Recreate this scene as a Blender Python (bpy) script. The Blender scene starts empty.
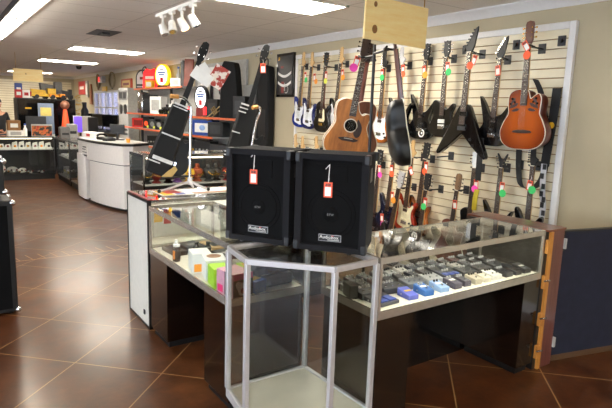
import bpy, math, random
from mathutils import Vector, Matrix
random.seed(7)
C = bpy.context.scene.collection
PI = math.pi
R = math.radians

# ------------------------------------------------------------------ materials
def lin(c):
    return tuple(((x / 255) / 12.92 if x / 255 <= .04045 else ((x / 255 + .055) / 1.055) ** 2.4) for x in c)

class NT:
    def __init__(s, m):
        s.t = m.node_tree; s.n = s.t.nodes; s.l = s.t.links
    def add(s, kind, **kw):
        n = s.n.new(kind)
        for k, v in kw.items(): setattr(n, k, v)
        return n
    def val(s, x, sock):
        if hasattr(x, 'is_output') or isinstance(x, bpy.types.NodeSocket): s.l.new(x, sock)
        else: sock.default_value = x
    def math(s, op, a, b=None, c=None):
        n = s.add('ShaderNodeMath', operation=op); s.val(a, n.inputs[0])
        if b is not None: s.val(b, n.inputs[1])
        if c is not None: s.val(c, n.inputs[2])
        return n.outputs[0]
    def mix(s, f, a, b):
        n = s.add('ShaderNodeMix', data_type='RGBA'); s.val(f, n.inputs[0]); s.val(a, n.inputs[6]); s.val(b, n.inputs[7])
        return n.outputs[2]
    def noise(s, vec, scale, detail=4, rough=.55):
        n = s.add('ShaderNodeTexNoise'); s.l.new(vec, n.inputs['Vector'])
        n.inputs['Scale'].default_value = scale; n.inputs['Detail'].default_value = detail; n.inputs['Roughness'].default_value = rough
        return n.outputs[0]
    def ramp(s, f, stops):
        n = s.add('ShaderNodeValToRGB'); s.l.new(f, n.inputs[0]); e = n.color_ramp.elements
        e[0].position, e[0].color = stops[0]; e[1].position, e[1].color = stops[-1]
        for p, c in stops[1:-1]:
            x = e.new(p); x.color = c
        return n.outputs[0]

def rgba(c): return lin(c) + (1,)
MATS = {}
def mat(name, col, rough=.5, metal=0, coat=0, var=.12, scale=25, bump=0, emit=0, emitcol=None, stretch=None, spec=.5):
    if name in MATS: return MATS[name]
    m = bpy.data.materials.new(name); m.use_nodes = True
    t = NT(m); b = t.n['Principled BSDF']
    b.inputs['Roughness'].default_value = rough; b.inputs['Metallic'].default_value = metal
    b.inputs['Coat Weight'].default_value = coat; b.inputs['Coat Roughness'].default_value = .08
    b.inputs['Specular IOR Level'].default_value = spec
    tc = t.add('ShaderNodeTexCoord'); vec = tc.outputs['Object']
    if stretch:
        mp = t.add('ShaderNodeMapping'); mp.inputs['Scale'].default_value = stretch; t.l.new(vec, mp.inputs[0]); vec = mp.outputs[0]
    c = lin(col)
    if var:
        nz = t.noise(vec, scale)
        lo = tuple(max(0, x * (1 - var)) for x in c) + (1,); hi = tuple(min(1, x * (1 + var)) for x in c) + (1,)
        t.l.new(t.ramp(nz, [(.3, lo), (.7, hi)]), b.inputs['Base Color'])
        if bump:
            bp = t.add('ShaderNodeBump'); bp.inputs['Strength'].default_value = bump; bp.inputs['Distance'].default_value = .003
            t.l.new(t.noise(vec, scale * 6), bp.inputs['Height']); t.l.new(bp.outputs[0], b.inputs['Normal'])
    else: b.inputs['Base Color'].default_value = c + (1,)
    if emit:
        b.inputs['Emission Color'].default_value = rgba(emitcol or col); b.inputs['Emission Strength'].default_value = emit
    MATS[name] = m
    return m

def wood(name, dark, light, rough=.35, coat=.3, stretch=(12, 12, 1.2), scale=4):
    if name in MATS: return MATS[name]
    m = bpy.data.materials.new(name); m.use_nodes = True
    t = NT(m); b = t.n['Principled BSDF']
    b.inputs['Roughness'].default_value = rough; b.inputs['Coat Weight'].default_value = coat; b.inputs['Coat Roughness'].default_value = .08
    tc = t.add('ShaderNodeTexCoord'); mp = t.add('ShaderNodeMapping'); mp.inputs['Scale'].default_value = stretch
    t.l.new(tc.outputs['Object'], mp.inputs[0])
    t.l.new(t.ramp(t.noise(mp.outputs[0], scale, 6, .65), [(.3, rgba(dark)), (.68, rgba(light))]), b.inputs['Base Color'])
    MATS[name] = m
    return m

def burst(name, inner, outer, r=.16, zc=.2):
    """radial stain of a sunburst finish, dark at the rim"""
    m = bpy.data.materials.new(name); m.use_nodes = True
    t = NT(m); b = t.n['Principled BSDF']; b.inputs['Roughness'].default_value = .2; b.inputs['Coat Weight'].default_value = .6
    tc = t.add('ShaderNodeTexCoord'); sp = t.add('ShaderNodeSeparateXYZ'); t.l.new(tc.outputs['Object'], sp.inputs[0])
    z = t.math('MULTIPLY', t.math('SUBTRACT', sp.outputs[2], zc), .8)
    d = t.math('SQRT', t.math('ADD', t.math('MULTIPLY', sp.outputs[0], sp.outputs[0]), t.math('MULTIPLY', z, z)))
    t.l.new(t.ramp(t.math('DIVIDE', d, r), [(.35, rgba(inner)), (.75, rgba(tuple((a + b2) // 2 for a, b2 in zip(inner, outer)))), (1, rgba(outer))]), b.inputs['Base Color'])
    MATS[name] = m
    return m

def glass_mat(name, tint=(.97, .985, .975), base=.024):
    m = bpy.data.materials.new(name); m.use_nodes = True
    t = NT(m); t.n.remove(t.n['Principled BSDF']); out = t.n['Material Output']
    lw = t.add('ShaderNodeLayerWeight'); lw.inputs['Blend'].default_value = .5
    f = t.math('POWER', lw.outputs['Facing'], 5.0)
    f = t.math('MULTIPLY_ADD', f, 1 - base, base)
    tr = t.add('ShaderNodeBsdfTransparent'); tr.inputs[0].default_value = tint + (1,)
    gl = t.add('ShaderNodeBsdfGlossy'); gl.inputs['Roughness'].default_value = .01; gl.inputs[0].default_value = (1, 1, 1, 1)
    mx = t.add('ShaderNodeMixShader'); t.l.new(f, mx.inputs[0]); t.l.new(tr.outputs[0], mx.inputs[1]); t.l.new(gl.outputs[0], mx.inputs[2])
    t.l.new(mx.outputs[0], out.inputs[0])
    MATS[name] = m
    return m

def floor_mat():
    m = bpy.data.materials.new('stained_concrete'); m.use_nodes = True
    t = NT(m); b = t.n['Principled BSDF']
    tc = t.add('ShaderNodeTexCoord'); v = tc.outputs['Object']; sp = t.add('ShaderNodeSeparateXYZ'); t.l.new(v, sp.inputs[0])
    x, y = sp.outputs[0], sp.outputs[1]
    per = .8626
    def line(c, off, w):
        f = t.math('FRACT', t.math('DIVIDE', t.math('ADD', c, -off + 50 * per), per))
        d = t.math('ABSOLUTE', t.math('SUBTRACT', f, .5))
        return t.math('GREATER_THAN', d, .5 - w)
    g = t.math('MAXIMUM', line(t.math('ADD', x, y), 4.22, .0065), line(t.math('SUBTRACT', x, y), -2.88, .0065))
    # scored border: one line across the aisle with slanted ticks
    yy = t.math('SUBTRACT', y, 6.31)
    bl = t.math('LESS_THAN', t.math('ABSOLUTE', yy), .011)
    fx = t.math('ABSOLUTE', t.math('SUBTRACT', t.math('FRACT', t.math('DIVIDE', t.math('ADD', t.math('ADD', x, t.math('MULTIPLY', yy, .22)), 10), .125)), .5))
    tk = t.math('MULTIPLY', t.math('LESS_THAN', fx, .05), t.math('MULTIPLY', t.math('GREATER_THAN', yy, 0.), t.math('LESS_THAN', yy, .23)))
    g = t.math('MAXIMUM', g, t.math('MAXIMUM', bl, tk))
    n1 = t.noise(v, 1.1, 8, .62); n2 = t.noise(v, 5.5, 8, .7)
    c1 = t.ramp(n1, [(.32, rgba((36, 17, 9))), (.5, rgba((72, 38, 20))), (.68, rgba((122, 78, 46)))])
    c2 = t.ramp(n2, [(.35, rgba((34, 17, 10))), (.65, rgba((112, 66, 38)))])
    c = t.mix(.42, c1, c2)
    c = t.mix(t.math('MULTIPLY', g, .62), c, rgba((186, 148, 96)))
    t.l.new(c, b.inputs['Base Color'])
    t.l.new(t.math('MULTIPLY_ADD', n2, .3, .2), b.inputs['Roughness'])
    b.inputs['Coat Weight'].default_value = .35; b.inputs['Coat Roughness'].default_value = .2; b.inputs['Coat Tint'].default_value = (1, .9, .76, 1); b.inputs['Specular IOR Level'].default_value = .3; b.inputs['Specular Tint'].default_value = (1, .88, .72, 1)
    bp = t.add('ShaderNodeBump'); bp.inputs['Strength'].default_value = .12; bp.inputs['Distance'].default_value = .01
    t.l.new(t.math('SUBTRACT', n2, g), bp.inputs['Height']); t.l.new(bp.outputs[0], b.inputs['Normal'])
    return m

def ceiling_mat():
    m = bpy.data.materials.new('ceiling_tile'); m.use_nodes = True
    t = NT(m); b = t.n['Principled BSDF']; b.inputs['Roughness'].default_value = .85
    tc = t.add('ShaderNodeTexCoord'); v = tc.outputs['Object']; sp = t.add('ShaderNodeSeparateXYZ'); t.l.new(v, sp.inputs[0])
    def line(c, off, per, w):
        f = t.math('FRACT', t.math('DIVIDE', t.math('ADD', c, -off + 60 * per), per))
        return t.math('GREATER_THAN', t.math('ABSOLUTE', t.math('SUBTRACT', f, .5)), .5 - w / per)
    g = t.math('MAXIMUM', line(sp.outputs[0], 1.99, 1.22, .009), line(sp.outputs[1], 4.0, .61, .009))
    n = t.noise(v, 60, 5, .7); n0 = t.noise(v, .9, 3)
    c = t.mix(n0, t.ramp(n, [(.35, rgba((214, 210, 204))), (.7, rgba((240, 237, 232)))]), rgba((232, 228, 222)))
    c = t.mix(t.math('MULTIPLY', g, .38), c, rgba((140, 132, 122)))
    t.l.new(c, b.inputs['Base Color'])
    return m

def slat_mat():
    m = bpy.data.materials.new('slatwall_cream'); m.use_nodes = True
    t = NT(m); b = t.n['Principled BSDF']; b.inputs['Roughness'].default_value = .4
    tc = t.add('ShaderNodeTexCoord'); v = tc.outputs['Object']
    n = t.noise(v, 3, 4)
    t.l.new(t.ramp(n, [(.3, rgba((218, 206, 176))), (.7, rgba((232, 222, 194)))]), b.inputs['Base Color'])
    return m

def wall_mat(name, a, b2):
    m = bpy.data.materials.new(name); m.use_nodes = True
    t = NT(m); b = t.n['Principled BSDF']; b.inputs['Roughness'].default_value = .8
    tc = t.add('ShaderNodeTexCoord'); v = tc.outputs['Object']
    t.l.new(t.ramp(t.noise(v, 1.4, 5), [(.3, rgba(a)), (.7, rgba(b2))]), b.inputs['Base Color'])
    bp = t.add('ShaderNodeBump'); bp.inputs['Strength'].default_value = .1; bp.inputs['Distance'].default_value = .004
    t.l.new(t.noise(v, 90, 3), bp.inputs['Height']); t.l.new(bp.outputs[0], b.inputs['Normal'])
    return m

# ------------------------------------------------------------------ mesh builder
def cr(pts, n=5, closed=True):
    """Catmull-Rom through points"""
    P = [Vector(p) for p in pts]; out = []; N = len(P)
    for i in range(N if closed else N - 1):
        if closed: a, b, c, d = P[(i - 1) % N], P[i], P[(i + 1) % N], P[(i + 2) % N]
        else: a, b, c, d = P[max(i - 1, 0)], P[i], P[i + 1], P[min(i + 2, N - 1)]
        for k in range(n):
            t = k / n
            out.append(.5 * ((2 * b) + (c - a) * t + (2 * a - 5 * b + 4 * c - d) * t * t + (3 * b - a - 3 * c + d) * t ** 3))
    if not closed: out.append(P[-1])
    return out

class MB:
    def __init__(s): s.v = []; s.f = []; s.m = []; s.mi = 0
    def add(s, vs, fs, M=None):
        o = len(s.v)
        s.v += [tuple(M @ Vector(v)) if M else tuple(v) for v in vs]
        s.f += [tuple(i + o for i in f) for f in fs]; s.m += [s.mi] * len(fs)
        return s
    def box(s, x0, x1, y0, y1, z0, z1, M=None):
        return s.add([(x, y, z) for z in (z0, z1) for y in (y0, y1) for x in (x0, x1)],
                     [(0, 2, 3, 1), (4, 5, 7, 6), (0, 1, 5, 4), (2, 6, 7, 3), (0, 4, 6, 2), (1, 3, 7, 5)], M)
    def cbox(s, c, d, M=None):
        return s.box(c[0] - d[0] / 2, c[0] + d[0] / 2, c[1] - d[1] / 2, c[1] + d[1] / 2, c[2] - d[2] / 2, c[2] + d[2] / 2, M)
    def cyl(s, a, b, r, r2=None, n=12, M=None):
        a = Vector(a); b = Vector(b); r2 = r if r2 is None else r2
        z = (b - a).normalized(); x = z.orthogonal().normalized(); y = z.cross(x)
        vs = []
        for p, q in ((a, r), (b, r2)):
            vs += [p + x * q * math.cos(2 * PI * k / n) + y * q * math.sin(2 * PI * k / n) for k in range(n)]
        return s.add(vs, [(k, (k + 1) % n, n + (k + 1) % n, n + k) for k in range(n)] + [tuple(range(n - 1, -1, -1)), tuple(range(n, 2 * n))], M)
    def tube(s, pts, r, n=8, M=None, flat=None):
        P = [Vector(p) for p in pts]; vs = []; fs = []; up = None
        for i, p in enumerate(P):
            d = (P[min(i + 1, len(P) - 1)] - P[max(i - 1, 0)]).normalized()
            if up is None: up = d.orthogonal().normalized()
            up = (up - d * up.dot(d)).normalized(); w = d.cross(up)
            rr = r[i] if isinstance(r, (list, tuple)) else r
            vs += [p + up * rr * math.cos(2 * PI * k / n) + w * rr * math.sin(2 * PI * k / n) for k in range(n)]
        for i in range(len(P) - 1):
            fs += [(i * n + k, i * n + (k + 1) % n, (i + 1) * n + (k + 1) % n, (i + 1) * n + k) for k in range(n)]
        fs += [tuple(range(n - 1, -1, -1)), tuple(range((len(P) - 1) * n, len(P) * n))]
        return s.add(vs, fs, M)
    def ribbon(s, pts, width, th, axis, M=None):
        """a strap: rectangular section, width along axis"""
        P = [Vector(p) for p in pts]; ax = Vector(axis).normalized(); vs = []; fs = []
        for i, p in enumerate(P):
            d = (P[min(i + 1, len(P) - 1)] - P[max(i - 1, 0)]).normalized(); nrm = d.cross(ax).normalized()
            vs += [p + ax * width / 2 + nrm * th / 2, p - ax * width / 2 + nrm * th / 2, p - ax * width / 2 - nrm * th / 2, p + ax * width / 2 - nrm * th / 2]
        for i in range(len(P) - 1):
            fs += [(i * 4 + k, i * 4 + (k + 1) % 4, i * 4 + 4 + (k + 1) % 4, i * 4 + 4 + k) for k in range(4)]
        e = (len(P) - 1) * 4
        return s.add(vs, fs + [(3, 2, 1, 0), (e, e + 1, e + 2, e + 3)], M)
    def prism(s, pts, d0, d1, M=None):
        """outline in local XZ, thickness along Y from d0 to d1"""
        n = len(pts)
        vs = [(p[0], d0, p[1]) for p in pts] + [(p[0], d1, p[1]) for p in pts]
        return s.add(vs, [tuple(range(n)), tuple(range(2 * n - 1, n - 1, -1))] + [((k + 1) % n, k, n + k, n + (k + 1) % n) for k in range(n)], M)
    def poly(s, pts, z0, z1, M=None):
        """outline in XY, thickness along Z"""
        n = len(pts)
        vs = [(p[0], p[1], z0) for p in pts] + [(p[0], p[1], z1) for p in pts]
        return s.add(vs, [tuple(range(n - 1, -1, -1)), tuple(range(n, 2 * n))] + [(k, (k + 1) % n, n + (k + 1) % n, n + k) for k in range(n)], M)
    def rings(s, rings, M=None):
        n = len(rings[0]); vs = [p for r in rings for p in r]; fs = []
        for i in range(len(rings) - 1):
            fs += [(i * n + k, i * n + (k + 1) % n, (i + 1) * n + (k + 1) % n, (i + 1) * n + k) for k in range(n)]
        fs += [tuple(range(n - 1, -1, -1)), tuple(range((len(rings) - 1) * n, len(rings) * n))]
        return s.add(vs, fs, M)
    def lathe(s, prof, n=16, M=None):
        return s.rings([[(r * math.cos(2 * PI * k / n), r * math.sin(2 * PI * k / n), z) for k in range(n)] for r, z in prof], M)
    def ball(s, c, r, n=10, M=None, sc=(1, 1, 1)):
        rg = []
        for i in range(n // 2 + 1):
            a = -PI / 2 + PI * i / (n // 2); rr = max(math.cos(a), .02)
            rg.append([(c[0] + sc[0] * r * rr * math.cos(2 * PI * k / n), c[1] + sc[1] * r * rr * math.sin(2 * PI * k / n), c[2] + sc[2] * r * math.sin(a)) for k in range(n)])
        return s.rings(rg, M)
    def build(s, name, m, parent=None, world=False, bevel=0, sharp=38, seg=2):
        me = bpy.data.meshes.new(name)
        vs = s.v; loc = None
        if world and parent is not None:
            L = root_of(parent).location; vs = [(x - L.x, y - L.y, z - L.z) for x, y, z in vs]
        elif parent is None and world:
            xs = [v[0] for v in vs]; ys = [v[1] for v in vs]; zs = [v[2] for v in vs]
            loc = Vector(((min(xs) + max(xs)) / 2, (min(ys) + max(ys)) / 2, min(zs)))
            vs = [(x - loc.x, y - loc.y, z - loc.z) for x, y, z in vs]
        me.from_pydata(vs, [], s.f)
        for k in (m if isinstance(m, (list, tuple)) else [m]): me.materials.append(k)
        me.polygons.foreach_set('material_index', s.m)
        me.polygons.foreach_set('use_smooth', [True] * len(s.f))
        me.update()
        me.set_sharp_from_angle(angle=R(sharp))
        o = bpy.data.objects.new(name, me); C.objects.link(o)
        if parent is not None: o.parent = parent
        if loc is not None: o.location = loc
        if bevel:
            b = o.modifiers.new('bevel', 'BEVEL'); b.width = bevel; b.segments = seg; b.limit_method = 'ANGLE'; b.angle_limit = R(40)
        return o

def root_of(o):
    while o.parent is not None: o = o.parent
    return o

def tag(o, label, cat, group=None, kind=None):
    o['label'] = label; o['category'] = cat
    if group: o['group'] = group
    if kind: o['kind'] = kind
    return o
def thing(name, label, cat, loc=(0, 0, 0), rz=0, group=None, scale=1):
    o = bpy.data.objects.new(name, None); o.empty_display_size = .1; C.objects.link(o)
    o.location = loc; o.rotation_euler = (0, 0, rz); o.scale = (scale,) * 3
    return tag(o, label, cat, group)
def struct(o):
    o['kind'] = 'structure'; return o
def copy_tree(o, parent=None):
    c = o.copy(); C.objects.link(c); c.parent = parent
    for ch in list(o.children): copy_tree(ch, c)
    return c
def text(s, size, m, parent, M, name='lettering', ext=.0006, font_scale=1):
    """real letter shapes turned into a mesh"""
    cu = bpy.data.curves.new(name, 'FONT'); cu.body = s; cu.size = size; cu.extrude = ext; cu.align_x = 'CENTER'; cu.align_y = 'CENTER'; cu.resolution_u = 2
    tmp = bpy.data.objects.new('tmp', cu); C.objects.link(tmp)
    dg = bpy.context.evaluated_depsgraph_get(); dg.update()
    me = bpy.data.meshes.new_from_object(tmp.evaluated_get(dg)); bpy.data.objects.remove(tmp); bpy.data.curves.remove(cu)
    me.transform(Matrix.Scale(font_scale, 4, (1, 0, 0))); me.transform(M); me.materials.clear(); me.materials.append(m); me.name = name
    o = bpy.data.objects.new(name, me); C.objects.link(o)
    if parent is not None: o.parent = parent
    return o
FRONT = Matrix.Rotation(PI / 2, 4, 'X')     # text laid into XZ, reading from -Y

# shared materials
M_black = mat('black_plastic', (22, 22, 23), .4)
M_blackg = mat('gloss_black', (12, 12, 13), .12, coat=.6)
M_dark = mat('dark_grey', (48, 48, 50), .5)
M_grey = mat('mid_grey', (120, 120, 118), .5)
M_lgrey = mat('light_grey', (176, 175, 170), .45)
M_white = mat('white_paint', (232, 230, 224), .4, var=.04)
M_card = mat('white_card', (240, 238, 232), .6, var=.04)
M_chrome = mat('chrome', (210, 212, 216), .12, metal=1, var=.05)
M_silver = mat('satin_silver', (196, 194, 196), .35, metal=.45, var=.05)
M_bronze = mat('bronze_rail', (196, 190, 180), .22, metal=.7, var=.08)
M_gold = mat('gold_metal', (196, 156, 70), .25, metal=1)
M_lam = wood('dark_laminate', (14, 9, 7), (28, 17, 12), .12, .5, (3, 3, 8))
M_deck = mat('white_deck', (226, 222, 208), .5, var=.05)
M_glass = glass_mat('glass')
M_orange = mat('orange_strip', (208, 98, 48), .45)
M_ored = mat('orange_red_card', (238, 88, 48), .55)
M_red = mat('red_paint', (196, 36, 34), .4)
M_dred = mat('dark_red', (120, 26, 22), .45)
M_yellow = mat('yellow_paint', (232, 184, 44), .45)
M_blue = mat('blue_paint', (38, 70, 150), .35)
M_pine = wood('pine', (248, 212, 136), (255, 232, 168), .5, 0, (1.5, 10, 10), 3)
M_maple = wood('maple', (206, 164, 104), (228, 190, 132), .3, .4)
M_rose = wood('rosewood', (42, 26, 20), (68, 44, 32), .45, .1)
M_mahog = wood('mahogany', (74, 34, 24), (112, 58, 40), .3, .4)
M_fret = mat('fret_metal', (190, 188, 180), .25, metal=1, var=0)

# ------------------------------------------------------------------ setting
Mtrim = mat('white_trim', (226, 224, 222), .4, var=.03)
XW, CEIL, YB = 4.2, 2.65, 20.35
fl = struct(MB().box(-5, XW + .2, -4.2, YB + .2, -.1, 0).build('floor', floor_mat()))
cl = struct(MB().box(-5, XW + .2, -4.2, YB + .2, CEIL, CEIL + .1).build('ceiling', ceiling_mat()))
wm = wall_mat('tan_wall', (176, 164, 136), (188, 176, 148))
w = MB()
wy0, wy1, wz0, wz1 = 14.95, 17.6, .95, 2.12
w.box(XW, XW + .15, -4.2, wy0, 0, CEIL).box(XW, XW + .15, wy1, YB + .2, 0, CEIL).box(XW, XW + .15, wy0, wy1, 0, wz0).box(XW, XW + .15, wy0, wy1, wz1, CEIL)
struct(w.build('wall_right', wm))
struct(MB().box(-5.1, XW, YB, YB + .15, 0, CEIL).build('wall_back', wm))
wf = MB(); wf.box(-5.1, -4.95, -4.2, YB, 0, .3).box(-5.1, -4.95, -4.2, YB, 2.4, CEIL)
LWIN_ADDED = ((-3.0, 1.6), (2.0, 6.6))  # unseen windows, added for side daylight and kept clear of guitar reflections
for a, b in ((-4.2, -3.0), (1.6, 2.0), (6.6, YB)): wf.box(-5.1, -4.95, a, b, .3, 2.4)
struct(wf.build('wall_left', wm))
for n_, (a, b) in enumerate(LWIN_ADDED):
    fr = MB()
    for y in (a, a + (b - a) / 3, a + (b - a) * 2 / 3, b - .05): fr.box(-5.05, -5.0, y, y + .05, .3, 2.4)
    for z in (.3, 2.35): fr.box(-5.05, -5.0, a, b, z, z + .05)
    wn = struct(fr.build('window_%d' % (n_ + 3), Mtrim))
    MB().box(-5.03, -5.025, a + .05, b - .05, .35, 2.35).build('glass_pane', M_glass, wn)
wf = MB(); wf.box(-5.1, XW, -4.35, -4.2, 0, .35).box(-5.1, XW, -4.35, -4.2, 2.45, CEIL)
for x0, x1 in ((-5.1, -4.4), (-1.6, XW)): wf.box(x0, x1, -4.35, -4.2, .35, 2.45)
struct(wf.build('wall_front', wm))
for n_, (x0, x1) in enumerate(((-4.4, -1.6),)):  # unseen front window, added for daylight from behind the camera
    fr = MB()
    for x in (x0, (x0 + x1) / 2, x1 - .05): fr.box(x, x + .05, -4.3, -4.25, .35, 2.45)
    for z in (.35, 2.4): fr.box(x0, x1, -4.3, -4.25, z, z + .05)
    wn = struct(fr.build('window_%d' % (n_ + 2), Mtrim))
    MB().box(x0 + .05, x1 - .05, -4.28, -4.275, .4, 2.4).build('glass_pane', M_glass, wn)
def crown(name, a, b, inward):
    a = Vector(a); b = Vector(b); n = Vector(inward)
    prof = [(0, 0), (.07, 0), (.07, -.012), (.05, -.03), (.022, -.062), (.012, -.085), (0, -.085)]
    rg = [[p + n * u + Vector((0, 0, v)) for u, v in prof] for p in (a, b)]
    struct(MB().rings(rg).build(name, Mtrim))
crown('trim_1', (XW, -4.2, CEIL), (XW, YB, CEIL), (-1, 0, 0))
crown('trim_2', (-4.95, YB, CEIL), (XW, YB, CEIL), (0, -1, 0))
struct(MB().box(XW - .015, XW, -4.2, YB, 0, .1).build('baseboard_right', Mtrim))
# window in the far part of the wall
fr = MB()
for y in (wy0, wy1 - .06, (wy0 + wy1) / 2 - .03): fr.box(XW - .01, XW + .09, y, y + .06, wz0, wz1)
for z in (wz0, wz1 - .06): fr.box(XW - .01, XW + .09, wy0, wy1, z, z + .06)
for y in (wy0 + .68, wy1 - .68): fr.box(XW + .01, XW + .06, y - .035, y + .035, wz0, wz1)
fr.box(XW + .01, XW + .06, wy0, wy1, 1.62, 1.66)
win = struct(fr.build('window_1', Mtrim))
MB().box(XW + .045, XW + .05, wy0 + .05, wy1 - .05, wz0 + .05, wz1 - .05).build('glass_pane', glass_mat('dimming_glass', (.34, .33, .38)), win)  # pane darkened so the daylight seen through it stays dim

# slatwall panels as structure: boards of 3 in. with recessed brown grooves
Mslat = slat_mat(); Mgroove = mat('slat_groove', (150, 116, 68), .6)
def slatwall(name, axis, a0, a1, z0, z1, at, depth=.03, pitch=.0765):
    mb = MB()
    n = int((z1 - z0) / pitch) + 1
    for k in range(n):
        zt = z1 - k * pitch; zb = max(zt - pitch + .009, z0)
        if zt <= z0 + .005: break
        mb.mi = 0
        if axis == 'x': mb.box(at - depth, at - .008, a0, a1, zb, zt)
        else: mb.box(a0, a1, at - depth, at - .008, zb, zt)
    mb.mi = 1
    if axis == 'x': mb.box(at - .012, at, a0, a1, z0, z1)
    else: mb.box(a0, a1, at - .012, at, z0, z1)
    return struct(mb.build(name, [Mslat, Mgroove]))
SY0, SY1, SZ1 = 2.425, 6.25, 2.39
s = slatwall('wall_slat_panel', 'x', SY0, SY1, .06, SZ1, XW)
slatwall('wall_slat_panel_back', 'y', -4.9, 4.1, .1, 2.45, YB)
f = MB(); f.box(XW - .04, XW, SY0 - .055, SY0, .06, SZ1 + .055).box(XW - .04, XW, SY0, SY1 + .05, SZ1, SZ1 + .055).box(XW - .04, XW, SY1, SY1 + .05, .06, SZ1)
struct(f.build('trim_3', Mtrim, bevel=.005))

# ------------------------------------------------------------------ lamps
Mdiff = mat('diffuser_light', (255, 252, 244), .5, var=0, emit=30, emitcol=(255, 247, 232))
def troffer(x0, x1, y0, y1, label, group='ceiling light panels'):
    t = thing('ceiling_light', label, 'ceiling light', ((x0 + x1) / 2, (y0 + y1) / 2, CEIL - .02), 0, group)
    m = MB(); e = .022
    for a in ((x0, x1, y0, y0 + e), (x0, x1, y1 - e, y1), (x0, x0 + e, y0, y1), (x1 - e, x1, y0, y1)): m.box(*a, CEIL - .018, CEIL - .001)
    m.build('light_frame', M_white, t, True)
    MB().box(x0 + e, x1 - e, y0 + e, y1 - e, CEIL - .012, CEIL - .002).build('diffuser', Mdiff, t, True)
troffer(1.99, 3.21, 4.0, 4.585, 'flush fluorescent ceiling panel in front of the guitar wall, above the tall guitar stand')
troffer(2.03, 3.25, 9.75, 10.35, 'flush fluorescent ceiling panel above the white curved counter')
troffer(2.03, 3.25, 13.0, 13.6, 'flush fluorescent ceiling panel above the far jewellery cases, beyond the counter one')
troffer(2.0, 3.22, 18.4, 19.0, 'farthest flush fluorescent ceiling panel, partly behind the hanging pine board')
for x0, y0 in ((2.0, -1.6), (-.9, -.6), (-3.4, 3.6), (-3.4, 9.8), (-3.4, 15.5), (-3.4, -2.4)):  # extra unseen panels, added to light the room
    troffer(x0, x0 + 1.22, y0, y0 + .6, 'flush fluorescent ceiling panel outside the picture', 'ceiling panels out of view')
t = thing('strip_light', 'long bare fluorescent strip fixture on the ceiling over the aisle', 'ceiling light', (.86, 7, CEIL - .07))
MB().box(.74, .98, 4.6, 9.25, CEIL - .035, CEIL).build('housing', M_white, t, True)
MB().box(.725, .74, 4.6, 9.25, CEIL - .06, CEIL).build('side_rail', M_dark, t, True)
for x in (.81, .91):
    MB().cyl((x, 4.68, CEIL - .055), (x, 9.17, CEIL - .055), .019).build('tube', Mdiff, t, True)
for y in (4.65, 6.9, 9.2): MB().box(.78, .94, y - .02, y + .02, CEIL - .08, CEIL - .03).build('lamp_holder', M_dark, t, True)

# track with four spot heads
t = thing('track_light', 'white ceiling track carrying four swivel spotlights', 'track light', (2.05, 5.2, CEIL - .03))
MB().box(2.035, 2.065, 4.7, 5.8, CEIL - .03, CEIL).build('track', M_white, t, True)
Msp = mat('spot_lens', (255, 230, 190), .3, var=0, emit=6, emitcol=(255, 200, 140))
for i, (y, dx, dy) in enumerate(((5.62, .2, -.35), (5.36, -.05, -.4), (5.1, .35, -.35), (4.84, .4, -.3))):
    h = MB(); p = Vector((2.05, y, CEIL - .03)); d = Vector((dx, dy, -.9)).normalized()
    h.box(2.032, 2.068, y - .045, y + .045, CEIL - .055, CEIL - .03).cyl(p, p - Vector((0, 0, .13)), .013)
    q = p - Vector((0, 0, .13)); h.cyl(q - d * .04, q + d * .07, .034, .045, 14)
    hd = h.build('spot_head', M_white, t, True)
    MB().cyl(q + d * .071, q + d * .074, .037, .037, 14).build('lens', Msp if i == 2 else M_chrome, hd, True)

o = tag(MB().lathe([(.005, -.09), (.05, -.075), (.07, -.03), (.07, 0)], 16).build('security_dome', M_blackg), 'small black security camera dome on the ceiling', 'camera'); o.location = (3.14, 14.6, CEIL)
o = tag(MB().box(-.16, .16, -.3, .3, -.006, 0).box(-.05, .05, -.12, .12, -.03, -.006).build('air_vent', M_dark), 'small dark air vent on the ceiling above the aisle', 'vent'); o.location = (2.0, 7.75, CEIL)

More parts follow.
